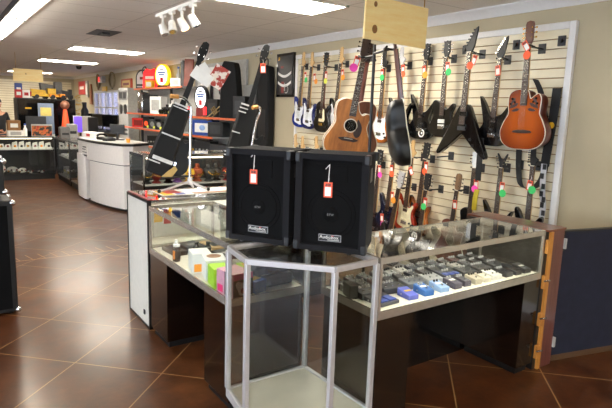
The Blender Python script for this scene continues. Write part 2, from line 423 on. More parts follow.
# ------------------------------------------------------------------ showcases
def pane(a, b, z0, z1, parent, th=.005, name='glass_pane'):
    a = Vector((a[0], a[1], 0)); b = Vector((b[0], b[1], 0)); n = (b - a).cross(Vector((0, 0, 1))).normalized() * th / 2
    return MB().poly([a - n, b - n, b + n, a + n], z0, z1).build(name, M_glass, parent, True)
def rail(a, b, w, h, m, parent, name='rail'):
    a = Vector(a); b = Vector(b); d = (b - a).normalized(); n = d.cross(Vector((0, 0, 1))).normalized() * w / 2
    return MB().poly([(a - n)[:2], (b - n)[:2], (b + n)[:2], (a + n)[:2]], a.z - h / 2, a.z + h / 2).build(name, m, parent, True, bevel=.003)
def showcase(name, label, x0, x1, y0, y1, ztop, zdeck, front, pedestals, Mr, rear=True, kick=True):
    """half-vision case: front is 'y' (faces -y) or 'x' (faces -x)"""
    t = thing(name, label, 'display case', ((x0 + x1) / 2, (y0 + y1) / 2, 0), 0)
    MB().box(x0 + .004, x1 - .004, y0 + .004, y1 - .004, zdeck - .035, zdeck).build('deck', [M_deck], t, True)
    rb = MB(); e = .012
    for a in ((x0, x1, y0, y0 + e), (x0, x1, y1 - e, y1), (x0, x0 + e, y0 + e, y1 - e), (x1 - e, x1, y0 + e, y1 - e)): rb.box(*a, zdeck - .037, zdeck + .006)
    rb.build('deck_rail', Mr, t, True)
    rt = MB()
    for a in ((x0, x1, y0, y0 + e), (x0, x1, y1 - e, y1), (x0, x0 + e, y0 + e, y1 - e), (x1 - e, x1, y0 + e, y1 - e)): rt.box(*a, ztop - .032, ztop)
    rt.build('top_rail', Mr, t, True)
    for x in (x0, x1 - .016):
        for y in (y0, y1 - .016): MB().box(x, x + .016, y, y + .016, zdeck + .006, ztop - .032).build('corner_post', Mr, t, True)
    MB().box(x0 + e, x1 - e, y0 + e, y1 - e, ztop - .008, ztop - .002).build('glass_top', M_glass, t, True)
    for a, b in (((x0 + .016, y0 + .006), (x1 - .016, y0 + .006)), ((x0 + .006, y0 + .016), (x0 + .006, y1 - .016)), ((x1 - .006, y0 + .016), (x1 - .006, y1 - .016)), ((x0 + .016, y1 - .006), (x1 - .016, y1 - .006))):
        pane(a, b, zdeck + .006, ztop - .032, t)
    for p in pedestals:
        MB().box(*p, .05, zdeck - .037).build('pedestal', M_lam, t, True)
        if kick: MB().box(p[0] + .02, p[1] - .02, p[2] + .02, p[3] - .02, 0, .05).build('toe_kick', M_black, t, True)
    if front == 'y': MB().box(x0 + .02, x1 - .02, y1 - .03, y1 - .012, .0, zdeck - .037).build('modesty_panel', M_blackg, t, True)
    else: MB().box(x1 - .03, x1 - .012, y0 + .02, y1 - .02, .0, zdeck - .037).build('modesty_panel', M_blackg, t, True)
    return t
ZD = .68; ZL = .655
RC = showcase('display_case', 'chrome-railed glass showcase full of effect pedals in front of the guitar wall', 1.79, 3.23, 1.89, 2.38, .97, ZD, 'y', [(1.795, 2.035, 1.895, 2.35), (3.06, 3.225, 1.895, 2.35)], M_bronze)
LC = showcase('display_case', 'glass showcase beside the white end panel holding bottles and colourful boxes', 1.255, 1.765, 2.49, 3.78, .97, ZL, 'x', [(1.26, 1.735, 2.495, 2.82), (1.26, 1.57, 3.44, 3.775)], M_bronze)
# fluorescent tubes of the showcases, under the front top rail
Mtube = mat('case_tube', (255, 250, 235), .4, var=0, emit=15, emitcol=(255, 246, 226))
MB().cyl((1.85, 1.912, .945), (3.17, 1.912, .945), .008, n=8).build('case_lamp', mat('case_tube_bright', (255, 250, 235), .4, var=0, emit=34, emitcol=(255, 248, 230)), RC, True)
MB().cyl((1.28, 2.55, .945), (1.28, 3.72, .945), .008, n=8).build('case_lamp', Mtube, LC, True)

# hexagonal corner case
A, B_, Cc, D, E_ = (1.245, 2.475), (1.207, 2.2), (1.5, 1.888), (1.775, 1.905), (1.755, 2.47)
hexa = [A, B_, Cc, D, E_]
t = thing('corner_display_case', 'empty silver-framed corner glass case carrying the two black loudspeakers', 'display case', (1.5, 2.2, 0))
def inset(pts, d):
    c = Vector((sum(p[0] for p in pts) / len(pts), sum(p[1] for p in pts) / len(pts)))
    return [tuple(Vector(p) + (c - Vector(p)).normalized() * d) for p in pts]
MB().poly(inset(hexa, .05), 0, .115).build('toe_kick', M_black, t, True)
MB().poly(inset(hexa, .006), .115, .155).build('deck', mat('corner_deck', (206, 200, 182), .4, var=.06, scale=8), t, True)
for i in range(5):
    a, b = hexa[i], hexa[(i + 1) % 5]
    rail(a + (.14,), b + (.14,), .022, .05, M_silver, t, 'bottom_rail')
    rail(a + (.9555,), b + (.9555,), .022, .029, M_silver, t, 'top_rail')
    ii = inset([a, b], .02); pane(ii[0], ii[1], .165, .941, t)
for p in hexa: MB().cbox((p[0], p[1], .553), (.026, .026, .78), None).build('corner_post', M_silver, t, True, bevel=.003)
MB().poly(inset(hexa, .012), .955, .961).build('glass_top', M_glass, t, True)

# end case behind, whose white end panel faces the aisle
t = thing('display_case', 'glass case with a white end panel and black trim facing the aisle', 'display case', (2.1, 4.1, 0))
BX0, BX1, BY0, BY1, BZ = 1.27, 2.95, 3.83, 4.345, 1.0
Mpan = mat('white_laminate', (214, 211, 200), .35, var=.04)
MB().box(BX0, BX0 + .02, BY0 + .02, BY1 - .012, .015, BZ - .022).build('end_panel', Mpan, t, True)
tr = MB(); tr.box(BX0 - .006, BX0 + .02, BY0, BY0 + .02, 0, BZ - .02).box(BX0 - .006, BX0 + .02, BY1 - .012, BY1, 0, BZ - .02).box(BX0 - .006, BX0 + .02, BY0, BY1, BZ - .022, BZ - .002).box(BX0 - .004, BX0 + .02, BY0, BY1, 0, .015)
tr.build('edge_trim', M_black, t, True)
MB().box(BX0 - .012, BX0 - .006, BY0 + .1, BY0 + .128, .09, .125).build('lock_plate', M_dark, t, True)
MB().box(BX0 + .02, BX1, BY0 + .02, BY1 - .02, 0, .62).build('base', M_lam, t, True)
MB().box(BX0 + .02, BX1, BY0 + .012, BY1 - .012, .62, .66).build('deck', M_deck, t, True)
rt = MB()
for y in (BY0, BY1 - .014): rt.box(BX0 + .02, BX1, y, y + .014, BZ - .035, BZ)
rt.box(BX1 - .014, BX1, BY0, BY1, BZ - .035, BZ); rt.build('top_rail', M_chrome, t, True)
MB().box(BX0, BX0 + .03, BY0, BY1, BZ - .002, BZ + .004).build('top_edge', M_dred, t, True)
MB().box(BX0 + .03, BX1 - .014, BY0 + .012, BY1 - .012, BZ - .008, BZ - .001).build('glass_top', M_glass, t, True)
pane((BX0 + .03, BY0 + .006), (BX1, BY0 + .006), .66, BZ - .035, t); pane((BX0 + .03, BY1 - .006), (BX1, BY1 - .006), .66, BZ - .035, t)
MB().box(BX1 - .02, BX1, BY0 + .02, BY1 - .02, .62, BZ - .035).build('end_board', M_lam, t, True)
MB().cyl((BX0 + .06, BY0 + .025, BZ - .03), (BX1 - .06, BY0 + .025, BZ - .03), .009, n=8).build('case_lamp', Mtube, t, True)

# wooden end post with hinges, navy gate
t = thing('end_panel', 'reddish wooden end panel closing the pedal showcase beside the navy gate', 'panel', (3.34, 2.15, 0))
MB().box(3.30, 3.435, 1.875, 2.5, 0, .96).build('panel_body', wood('red_wood', (84, 42, 38), (118, 68, 60), .35, .3), t, True, bevel=.004)
MB().box(3.235, 3.272, 1.89, 2.5, .0, .955).build('gap_shade', M_black, t, True)  # black filler standing in for the shade of the gap
MB().box(3.272, 3.30, 1.872, 2.5, .0, .955).build('raw_edge', wood('raw_edge_wood', (176, 112, 44), (212, 148, 66), .5, .1, (3, 3, 1)), t, True)
MB().box(3.235, 3.44, 1.87, 2.52, .96, .972).build('panel_cap', wood('cap_wood', (92, 46, 28), (134, 74, 48), .3, .4, (2, 8, 8)), t, True)
for z in (.86, .62, .36, .13):
    h = MB(); h.box(3.24, 3.272, 1.868, 1.89, z - .045, z + .045); bl = h.build('latch_block', MATS['raw_edge_wood'], t, True)
    if z < .8: MB().tube(cr([(3.232, 1.868, z + .01), (3.25, 1.845, z + .02), (3.275, 1.85, z + .015), (3.285, 1.87, z)], 4, False), .006, 6).build('pull_ring', M_chrome, bl, True)
for z in (.86, .16): MB().box(3.436, 3.452, 1.862, 1.89, z - .035, z + .035).build('hinge', M_lgrey, t, True)
t = thing('gate', 'navy blue swing gate hinged between the wooden end panel and the tan wall', 'gate', (3.8, 1.85, .03))
g0, g1 = Vector((3.465, 1.915, 0)), Vector((4.185, 1.735, 0)); d = (g1 - g0).normalized(); n = d.cross(Vector((0, 0, 1))) * .018
MB().poly([g0 - n, g1 - n, g1 + n, g0 + n], .045, .93).build('gate_board', mat('navy_carpet', (22, 26, 46), .85, var=.18, scale=14, bump=.3), t, True)
MB().poly([g0 - n * 1.15, g1 - n * 1.15, g1 + n * 1.15, g0 + n * 1.15], .93, .94).build('gate_cap', M_black, t, True)
MB().poly([g0 - n * 1.1, g0 + d * .02 - n * 1.1, g0 + d * .02 + n * 1.1, g0 + n * 1.1], .80, .93).build('hinge_leaf', M_black, t, True)
MB().poly([g0 - n * .8, g1 - n * .8, g1 + n * .8, g0 + n * .8], .0, .045).build('bottom_rail', mat('gate_wood', (84, 60, 38), .6), t, True)


# ------------------------------------------------------------------ guitars
# local frame: body bottom at the origin, neck up +Z, strings face -Y; about 1 m long
OUT = dict(
 strat=[(0, .0), (.10, .012), (.155, .07), (.15, .14), (.113, .205), (.115, .25), (.142, .305), (.135, .345), (.105, .335), (.065, .288), (.034, .282), (-.034, .285), (-.062, .305), (-.10, .375), (-.138, .405), (-.155, .38), (-.145, .32), (-.122, .26), (-.122, .205), (-.163, .14), (-.158, .06), (-.10, .01)],
 single=[(0, 0), (.10, .01), (.163, .07), (.163, .135), (.122, .205), (.116, .25), (.14, .30), (.132, .345), (.105, .335), (.068, .295), (.036, .30), (-.036, .375), (-.085, .378), (-.132, .335), (-.122, .26), (-.122, .205), (-.165, .135), (-.165, .07), (-.10, .01)],
 tele=[(0, 0), (.10, .01), (.163, .06), (.158, .14), (.118, .21), (.12, .26), (.148, .315), (.138, .35), (.108, .335), (.068, .295), (.036, .30), (-.036, .36), (-.095, .385), (-.14, .36), (-.135, .28), (-.122, .215), (-.162, .14), (-.165, .06), (-.10, .01)],
 vee=[(.0, .145), (.018, .135), (.105, .055), (.222, -.035), (.25, -.045), (.262, -.022), (.25, .005), (.06, .37), (.034, .395), (-.034, .395), (-.06, .37), (-.25, .005), (-.262, -.022), (-.25, -.045), (-.222, -.035), (-.105, .055), (-.018, .135)],
 superstrat=[(0, .0), (.10, .008), (.165, .05), (.165, .12), (.115, .20), (.112, .25), (.15, .34), (.172, .40), (.145, .385), (.085, .31), (.034, .285), (-.034, .285), (-.06, .31), (-.115, .40), (-.165, .46), (-.178, .455), (-.15, .36), (-.122, .26), (-.118, .2), (-.165, .13), (-.165, .05), (-.10, .008)],
 dread=[(0, 0), (.12, .008), (.19, .05), (.198, .13), (.165, .21), (.142, .27), (.15, .33), (.158, .375), (.125, .388), (.085, .37), (.05, .405), (.03, .465), (-.03, .488), (-.09, .485), (-.14, .445), (-.145, .36), (-.132, .285), (-.162, .21), (-.2, .13), (-.19, .05), (-.12, .008)],
 bowl=[(0, 0), (.11, .008), (.185, .06), (.203, .145), (.17, .23), (.142, .285), (.145, .34), (.148, .40), (.125, .44), (.09, .425), (.055, .405), (.03, .465), (-.03, .478), (-.09, .472), (-.136, .435), (-.142, .36), (-.135, .285), (-.168, .23), (-.203, .145), (-.185, .06), (-.11, .008)],
)
HEADS = dict(  # outline from the nut upward
 inline=[(-.021, 0), (.021, 0), (.024, .022), (.046, .04), (.05, .062), (.036, .07), (.018, .085), (.012, .17), (.002, .186), (-.026, .18), (-.036, .16), (-.034, .06), (-.03, .03)],
 open=[(-.021, 0), (.021, 0), (.03, .03), (.042, .055), (.038, .14), (.045, .165), (.018, .162), (0, .17), (-.018, .162), (-.045, .165), (-.038, .14), (-.042, .055), (-.03, .03)],
 point=[(-.021, 0), (.021, 0), (.03, .02), (.042, .05), (.062, .17), (.06, .2), (.045, .19), (-.02, .08), (-.04, .055), (-.042, .03)],
 wye=[(-.021, 0), (.021, 0), (.028, .05), (.06, .135), (.052, .14), (.02, .095), (0, .085), (-.02, .095), (-.052, .14), (-.06, .135), (-.028, .05)],
 slot=[(-.021, 0), (.021, 0), (.034, .03), (.036, .15), (.028, .172), (0, .18), (-.028, .172), (-.036, .15), (-.034, .03)],
)
TUN = dict(inline=[(-1, -.036, .03 + .023 * k) for k in range(6)], point=[(-1, -.038 + .016 * k, .055 + .024 * k) for k in range(6)],
           open=[(s, s * .042, .055 + .035 * k) for s in (-1, 1) for k in range(3)], slot=[(s, s * .037, .05 + .037 * k) for s in (-1, 1) for k in range(3)],
           wye=[(s, s * (.032 + .01 * k), .035 + .034 * k) for s in (-1, 1) for k in range(3)])
def guitar(name, label, cat, shape, mbody, head='inline', mhead=M_maple, mneck=M_maple, mboard=M_rose, guard=None, mguard=None, pickups=(), mpick=M_blackg,
           mmetal=M_chrome, group=None, knobs=2, thick=.042, acoustic=False, joint=.30, nut=.815, extra=None, back=None, inlay=True, deep=1):
    t = thing(name, label, cat, (0, 0, 0), 0, group)
    o = cr(OUT[shape], 4)
    pts = [(p.x, p.y) if len(p) == 2 else (p[0], p[1]) for p in o]
    if shape == 'vee': pts = [tuple(p) for p in OUT['vee']]
    if acoustic == 'bowl':
        def ring(k, y): return [(p[0] * k, y * deep if y > 0 else y, (p[1] - .22) * k + .22) for p in pts]
        MB().rings([ring(1, -.004), ring(1, .02), ring(1, .06), ring(.96, .095), ring(.86, .125), ring(.62, .148), ring(.3, .156)]).build('bowl_back', back or M_black, t, sharp=60)
        MB().prism(pts, -.010, -.004).build('soundboard', mbody, t, bevel=.002)
        bd = MB(); n = len(pts)
        for i in range(n):
            a, b = pts[i], pts[(i + 1) % n]
            bd.cyl((a[0], -.006, a[1]), (b[0], -.006, b[1]), .0045, n=5)
        bd.build('binding', mat('binding_cream', (232, 222, 196), .4), t)
    elif acoustic:
        MB().prism(pts, -.004, thick).build('sides_and_back', back or mbody, t, bevel=.006)
        MB().prism(pts, -.008, -.004).build('soundboard', mbody, t, bevel=.002)
        n = len(pts)
        for y in (-.005, thick):
            bd = MB()
            for i in range(n):
                a, b = pts[i], pts[(i + 1) % n]
                bd.cyl((a[0], y, a[1]), (b[0], y, b[1]), .0045, n=5)
            bd.build('binding', mat('binding_cream', (232, 222, 196), .4), t)
    else:
        MB().prism(pts, -thick / 2, thick / 2).build('body', mbody, t, bevel=.009, seg=3)
    f = -.010 if acoustic else -thick / 2     # front plane
    # neck, fretboard, headstock
    zt = nut
    nk = MB(); j0 = joint - .01
    def sec(z, w, dp): return [(-w, f - .004, z), (-w * .8, f + dp * .7, z), (-w * .3, f + dp, z), (w * .3, f + dp, z), (w * .8, f + dp * .7, z), (w, f - .004, z)]
    nk.rings([sec(j0, .028, .03), sec(joint + .06, .027, .026), sec(zt, .0215, .02)]).build('neck', mneck, t)
    fb = MB(); b0 = joint - (.09 if acoustic else .075) 
    fb.add([(-.029, f - .010, b0), (.029, f - .010, b0), (.0215, f - .010, zt), (-.0215, f - .010, zt), (-.029, f - .003, b0), (.029, f - .003, b0), (.0215, f - .003, zt), (-.0215, f - .003, zt)],
           [(0, 1, 2, 3), (7, 6, 5, 4), (0, 4, 5, 1), (1, 5, 6, 2), (2, 6, 7, 3), (3, 7, 4, 0)])
    fb.mi = 1; sl = .648
    for k in range(1, 22):
        z = zt - sl * (1 - 2 ** (-k / 12))
        if z < b0 + .005: break
        w = .0215 + (.0075) * (zt - z) / (zt - b0)
        fb.box(-w, w, f - .0115, f - .0095, z - .0012, z + .0012)
        if inlay and k in (3, 5, 7, 9, 12, 15, 17):
            z2 = z + .01
            fb.box(-.005, .005, f - .0112, f - .0098, z2 - .005, z2 + .005)
    fb.build('fretboard', [mboard, M_fret], t)
    hp = [(p[0], p[1] + zt) for p in HEADS[head]]
    hs = MB().prism(hp, f - .002, f + .014).build('headstock', mhead, t, bevel=.002)
    for s, x, z in TUN[head]:
        tn = MB(); tn.cyl((x * .75 if abs(x) > .02 else x, f - .012, z + zt), (x * .75 if abs(x) > .02 else x, f + .002, z + zt), .0045, n=8)
        tn.cyl((x, f + .008, z + zt), (x + s * .014, f + .008, z + zt), .003, n=6).cbox((x + s * .02, f + .008, z + zt), (.012, .006, .013))
        tn.build('tuner', mmetal, hs)
    MB().cbox((0, f - .009, zt), (.043, .008, .006)).build('nut', mat('bone', (226, 218, 196), .4), t)
    # pickguard
    if guard == 'strat':
        g = [(-.10, .075), (-.03, .05), (.06, .04), (.115, .08), (.11, .12), (.09, .17), (.088, .24), (.108, .29), (.1, .312), (.06, .275), (.03, .278), (-.03, .28), (-.06, .295), (-.085, .33), (-.108, .33), (-.1, .25), (-.098, .17)]
        MB().prism([tuple(p) for p in cr(g, 3)], f - .003, f).build('pickguard', mguard, t)
    elif guard == 'single':
        MB().prism([(.03, .30), (.062, .285), (.085, .16), (.06, .125), (.036, .17)], f - .012, f - .009).build('pickguard', mguard, t)
    elif guard == 'drop':
        MB().prism([tuple(p) for p in cr([(.055, .33), (.098, .27), (.095, .2), (.062, .175), (.034, .21), (.05, .27)], 4)], f - .0015, f).build('pickguard', mguard, t)
    if acoustic != 'bowl' and acoustic:
        hole = MB(); hole.cyl((0, f + .001, .27), (0, f - .0008, .27), .05, n=24); hole.build('soundhole', mat('hole_black', (8, 7, 6), .95, spec=.05), t)
        ro = MB(); n = 28
        ro.rings([[(q * math.cos(2 * PI * k / n), y, .27 + q * math.sin(2 * PI * k / n)) for k in range(n)] for q, y in ((.051, f), (.051, f - .0015), (.059, f - .0015), (.059, f))])
        ro.f = [x for x in ro.f if len(x) == 4]; ro.m = [0] * len(ro.f)
        ro.build('rosette', MATS['binding_cream'], t)
        MB().prism([(-.085, .148), (-.05, .135), (.05, .135), (.085, .148), (.085, .158), (.04, .168), (-.04, .168), (-.085, .158)], f - .008, f).build('bridge', M_rose, t, bevel=.002)
        MB().cbox((0, f - .009, .158), (.075, .006, .004)).build('saddle', MATS['bone'], t)
        zb = .158
    elif acoustic:
        MB().prism([(-.09, .135), (-.03, .128), (.03, .128), (.09, .135), (.075, .15), (.03, .156), (-.03, .156), (-.075, .15)], f - .008, f).build('bridge', M_rose, t, bevel=.002)
        zb = .146
        for s in (-1, 1):    # leaf-shaped epaulettes with small sound holes
            lv = MB()
            for (x, z, a, l) in ((.1, .385, .9, .075), (.085, .35, .5, .085), (.115, .345, 1.1, .055), (.072, .315, .2, .08)):
                pr = [(math.cos(-a) * u * l - math.sin(-a) * v * l, math.sin(-a) * u * l + math.cos(-a) * v * l) for u, v in ((-.5, 0), (-.2, .16), (.2, .13), (.5, 0), (.2, -.13), (-.2, -.16))]
                lv.prism([(s * (x + p[0]) , z + p[1]) for p in pr][::s], f - .0015, f)
            ep = lv.build('leaf_inlay', mat('leaf_wood', (58, 30, 20), .4), t)
            hl = MB()
            for x, z, r in ((.105, .405, .010), (.082, .378, .009), (.12, .365, .008)): hl.cyl((s * x, f - .003, z), (s * x, f, z), r, n=10)
            hl.build('sound_hole', M_blackg, ep)
    else:
        zb = .105 if shape != 'vee' else .2
        MB().box(-.04, .04, f - .012, f, zb - .022, zb + .012).build('bridge', mmetal, t, bevel=.002)
        for z, hgt in pickups:
            z2 = z if shape != 'vee' else z + .06
            MB().box(-.042, .042, f - .010, f, z2 - hgt / 2, z2 + hgt / 2).build('pickup', mpick, t, bevel=.002)
        for k in range(knobs):
            x, z = (.085 + .02 * (k % 2), .11 - .04 * k) if shape != 'vee' else (.1 + .03 * k, .11 - .05 * k)
            MB().cyl((x, f, z), (x, f - .016, z), .012, .010, 12).build('knob', M_black if mguard is not M_black else M_lgrey, t)
    st = MB()
    for k in range(6):
        u = (k - 2.5) / 5
        st.cyl((u * .052, f - .0145, zb), (u * .035, f - .0125, zt), .0006, n=4)
    st.build('strings', M_fret, t)
    if extra: extra(t, f)
    return t
def hang(t, yh, zh, yb, zb, x=4.09, L=1.0):
    """hang against the guitar wall: head top and body bottom as (y, z) measured 4.09 m out; x is how far it stands off"""
    k = x / 4.09; yh *= k; yb *= k; zh = 1.67 + (zh - 1.67) * k; zb = 1.67 + (zb - 1.67) * k
    ln = math.hypot(yh - yb, zh - zb); s = ln / L
    t.location = (x, yb, zb); t.scale = (s, s, s)
    tilt = math.atan2(-(yh - yb), zh - zb)          # local +x is world -y
    t.rotation_euler = (Matrix.Rotation(-PI / 2, 4, 'Z') @ Matrix.Rotation(tilt, 4, 'Y')).to_euler()
    return t
def on_wall(t, u, v, w=0):
    return t.matrix_basis @ Vector((u, w, v))

P3 = ((.135, .018), (.2, .018), (.26, .018)); P2 = ((.15, .038), (.255, .038))
blueg = mat('blue_lacquer', (28, 48, 132), .15, coat=.7); navyg = mat('navy_lacquer', (26, 36, 92), .15, coat=.7)
blackl = mat('black_lacquer', (13, 13, 15), .12, coat=.7); redl = mat('red_lacquer', (158, 44, 22), .15, coat=.7)
cream = mat('cream_plastic', (232, 222, 186), .35); whitep = mat('white_plastic', (226, 228, 230), .3)
sb1 = burst('sunburst', (232, 132, 34), (52, 18, 10), .2, .2)
sb2 = burst('amber_burst', (186, 88, 24), (86, 26, 10), .25, .22)
koa = wood('koa', (132, 70, 24), (214, 134, 58), .45, .05, (5, 5, 1.2), 3)
brownback = wood('brown_back', (92, 48, 20), (136, 76, 32), .4, .1)
GW = 'guitars on the slatwall'
blackh = mat('black_headstock', (16, 16, 17), .45)
W = {}
XOFF = dict(blue=4.125, navy=4.075, lp=4.02, s4=4.09, sb=4.12, w8=4.07, s9=4.125, tele=4.075, vee=4.015, s12=4.08, amber=3.985, l4=4.12, l5b=4.07, l5=3.965, l6=4.02, l7=4.08, l8=3.97, l9=4.04, l10=4.08)
def wg(key, pos, name, label, *a, **k):
    cat = 'guitar'
    t = guitar(name, label, cat, *a, group=GW, **k); hang(t, *pos, x=XOFF.get(key, 4.1)); W[key] = t; return t
EG = 'electric_guitar'
wg('blue', (5.964, 2.456, 6.065, 1.48), EG, 'bright blue electric guitar with white pickguard, nearest the framed black poster', 'strat', blueg, guard='strat', mguard=whitep, pickups=P3, mpick=whitep)
wg('navy', (5.772, 2.442, 5.851, 1.462), EG, 'dark blue electric guitar with white pickguard, overlapping the bright blue one', 'strat', navyg, guard='strat', mguard=whitep, pickups=P3, mpick=whitep)
wg('lp', (5.474, 2.433, 5.548, 1.437), EG, 'black single-cutaway electric guitar with cream pickguard between the navy and koa guitars', 'single', blackl, head='open', mhead=blackh, mneck=M_mahog, guard='single', mguard=cream, pickups=P2, mpick=cream, mmetal=M_gold)
wg('s4', (5.16, 2.456, 5.267, 1.438), EG, 'black electric guitar with white pickguard peeking out behind the koa acoustic', 'strat', blackl, guard='strat', mguard=whitep, pickups=P3, mpick=whitep)
wg('sb', (4.415, 2.366, 4.453, 1.367), EG, 'sunburst electric guitar half hidden behind the black bowl-back guitar', 'strat', sb1, head='inline', mhead=blackh, guard='strat', mguard=whitep, pickups=P3, mpick=whitep)
wg('w8', (4.16, 2.377, 4.151, 1.418), EG, 'black electric guitar with silver headstock behind the black bowl-back guitar', 'superstrat', blackl, head='inline', mhead=M_silver, mneck=M_maple, pickups=P2)
def emblem(t, f):
    rg = MB(); n = 20
    rg.rings([[(q * math.cos(2 * PI * k / n) + .03, y, .065 + q * math.sin(2 * PI * k / n)) for k in range(n)] for q, y in ((.028, f), (.028, f - .002), (.044, f - .002), (.044, f))])
    rg.f = [x for x in rg.f if len(x) == 4]; rg.m = [0] * len(rg.f); e = rg.build('ring_emblem', M_card, t)
    MB().cbox((.036, f - .0015, .065), (.022, .003, .022)).build('emblem_dot', M_card, e)
wg('s9', (3.818, 2.398, 3.851, 1.445), EG, 'black electric guitar with a round white ring emblem on its body', 'superstrat', blackl, head='open', mhead=blackh, pickups=P2, extra=emblem)
wg('tele', (3.567, 2.404, 3.571, 1.481), EG, 'square-shouldered black electric guitar with two white pickups', 'tele', blackl, head='open', mhead=blackh, pickups=((.115, .034), (.165, .04)), mpick=M_card)
wg('vee', (3.286, 2.466, 3.318, 1.36), EG, 'black V-shaped electric guitar with two pointed wings', 'vee', blackl, head='point', mhead=blackh, pickups=P2, thick=.05, mmetal=M_dark)
wg('s12', (2.962, 2.358, 2.99, 1.433), EG, 'black pointed-horn electric guitar between the V-shaped one and the amber acoustic', 'superstrat', blackl, head='point', mhead=blackh, pickups=P2)
wg('amber', (2.718, 2.462, 2.695, 1.427), 'acoustic_guitar', 'amber sunburst bowl-back acoustic guitar with dark leaf inlays, hung by the wall edge', 'bowl', sb2, head='slot', mhead=M_mahog, mmetal=M_gold, acoustic='bowl', joint=.44, nut=.83, back=mat('brown_bowl', (96, 40, 16), .3, coat=.4))
# lower tiers
for k, (yh, zh, yb, nm) in dict(l1=(6.109, 1.384, 6.15, 'closest to the framed poster'), l2=(5.939, 1.366, 5.98, 'second from the poster'), l3=(5.621, 1.382, 5.66, 'below the black single-cutaway guitar')).items():
    wg(k, (yh, zh, yb, zh - .99), EG, 'pale maple headstock of a low-hung guitar above the loudspeakers, ' + nm, 'strat', blackl, guard='strat', mguard=whitep, pickups=P3, mpick=whitep)
wg('l4', (4.408, 1.314, 4.475, .30), EG, 'dark guitar with a pink tag low beside the loudspeaker', 'strat', mat('plum_lacquer', (34, 24, 30), .2, coat=.5), head='open', mhead=blackh, pickups=P3)
wg('l5b', (4.179, 1.395, 4.269, .412), EG, 'midnight blue guitar low under the black bowl-back guitar', 'strat', mat('midnight_lacquer', (22, 24, 48), .15, coat=.6), head='open', mhead=blackh, pickups=P3)
wg('l5', (4.05, 1.111, 4.244, .034), EG, 'low-hung guitar with silver headstock and leaning neck, before the midnight blue one', 'strat', blackl, head='open', mhead=M_silver, mneck=M_maple, pickups=P3)
wg('l6', (3.912, 1.432, 3.992, .456), EG, 'orange-red electric guitar with cream pickguard in the lower row', 'strat', redl, head='inline', mhead=M_maple, guard='strat', mguard=cream, pickups=P3, mpick=cream)
wg('l7', (3.728, 1.433, 3.817, .448), EG, 'small sunburst electric guitar with black headstock below the ring-emblem guitar', 'strat', sb1, head='open', mhead=blackh, guard='strat', mguard=M_black, pickups=P3)
wg('l8', (3.686, 1.125, 3.788, .131), EG, 'black electric guitar in the lowest tier with black open headstock and green tag', 'strat', blackl, head='open', mhead=blackh, pickups=P2)
wg('l9', (3.313, 1.156, 3.383, .255), 'acoustic_guitar', 'small guitar with brown slotted wooden headstock in the lowest tier', 'dread', M_mahog, head='slot', mhead=wood('walnut', (104, 76, 50), (146, 112, 78), .4, .2), acoustic=True, thick=.08, joint=.41)
wg('l10', (3.136, 1.386, 3.154, .508), EG, 'guitar with white headstock and pink tag under the pointed-horn guitar', 'single', blackl, head='open', mhead=whitep, pickups=P2)
wg('l11', (2.855, 1.416, 2.868, .534), EG, 'guitar with a black fork-shaped headstock under the amber acoustic', 'superstrat', blackl, head='wye', mhead=blackh, pickups=P2)
wg('l12', (2.56, 1.462, 2.553, .58), EG, 'black-headed guitar with green tag behind the hanging strap loop', 'strat', blackl, head='inline', mhead=blackh, pickups=P3)

# hangers on the slatwall: each guitar rests its headstock on a forked arm
def hanger(t, label, dz=0):
    nutz = on_wall(t, 0, .815)
    y, z = nutz.y, nutz.z - .004
    h = thing('guitar_hanger', label, 'hanger', (4.17, y, z), 0, 'guitar hangers on the slatwall')
    MB().box(-.006, .0, -.034, .034, -.04, .04).build('hanger_plate', M_dark, h, bevel=.003)
    e = nutz.x + .03 - 4.17
    MB().cyl((-.006, 0, 0), (e, 0, 0), .007).build('hanger_arm', M_black, h)
    for s in (-1, 1):
        pr = MB(); pr.tube(cr([(e + .005, 0, 0), (e, s * .02, 0), (e - .005, s * .034, .0), (e - .03, s * .036, .0), (e - .055, s * .034, .008)], 3, False), .0065, 6)
        pr.build('hanger_prong', M_black, h)
NAMES = dict(blue='bright blue guitar', navy='dark blue guitar', lp='black single-cutaway guitar', s4='black and white guitar by the koa acoustic', sb='half-hidden sunburst guitar', w8='silver-headed black guitar',
             s9='ring-emblem guitar', tele='guitar with two white pickups', vee='V-shaped guitar', s12='pointed-horn black guitar', amber='amber acoustic', l1='maple headstock closest to the framed poster', l2='maple headstock second from the poster',
             l3='maple headstock below the single-cutaway guitar', l4='pink-tagged dark guitar', l5b='midnight blue low guitar', l5='leaning silver-headed low guitar', l6='orange-red guitar', l7='small sunburst guitar', l8='lowest black open-headed guitar',
             l9='brown wooden-headed guitar', l10='white-headed guitar', l11='fork-headed guitar', l12='low guitar by the strap loop')
for k, t in W.items(): hanger(t, 'black forked wall hanger holding up the ' + NAMES[k])
for i, (y, z, lb) in enumerate(((3.427, 2.302, 'empty hanger plate between the V-shaped and the white-pickup guitars'), (2.888, 2.303, 'empty hanger plate just before the amber acoustic headstock'), (2.48, 2.30, 'empty hanger plate at the end of the top row by the trim'),
                                (3.50, 1.30, 'empty hanger with arm in the bare gap below the V-shaped guitar'), (2.74, 1.288, 'empty hanger plate beside the fork-shaped headstock'))):
    h = thing('guitar_hanger', lb, 'hanger', (4.17, y, z), 0, 'guitar hangers on the slatwall')
    MB().box(-.006, .0, -.034, .034, -.04, .04).build('hanger_plate', M_dark, h, bevel=.004)
    if i == 3: MB().cyl((-.006, 0, 0), (-.07, .12, -.02), .006).build('hanger_arm', M_black, h)
    else: MB().cyl((-.006, 0, 0), (-.03, 0, 0), .016).build('hanger_boss', M_black, h)

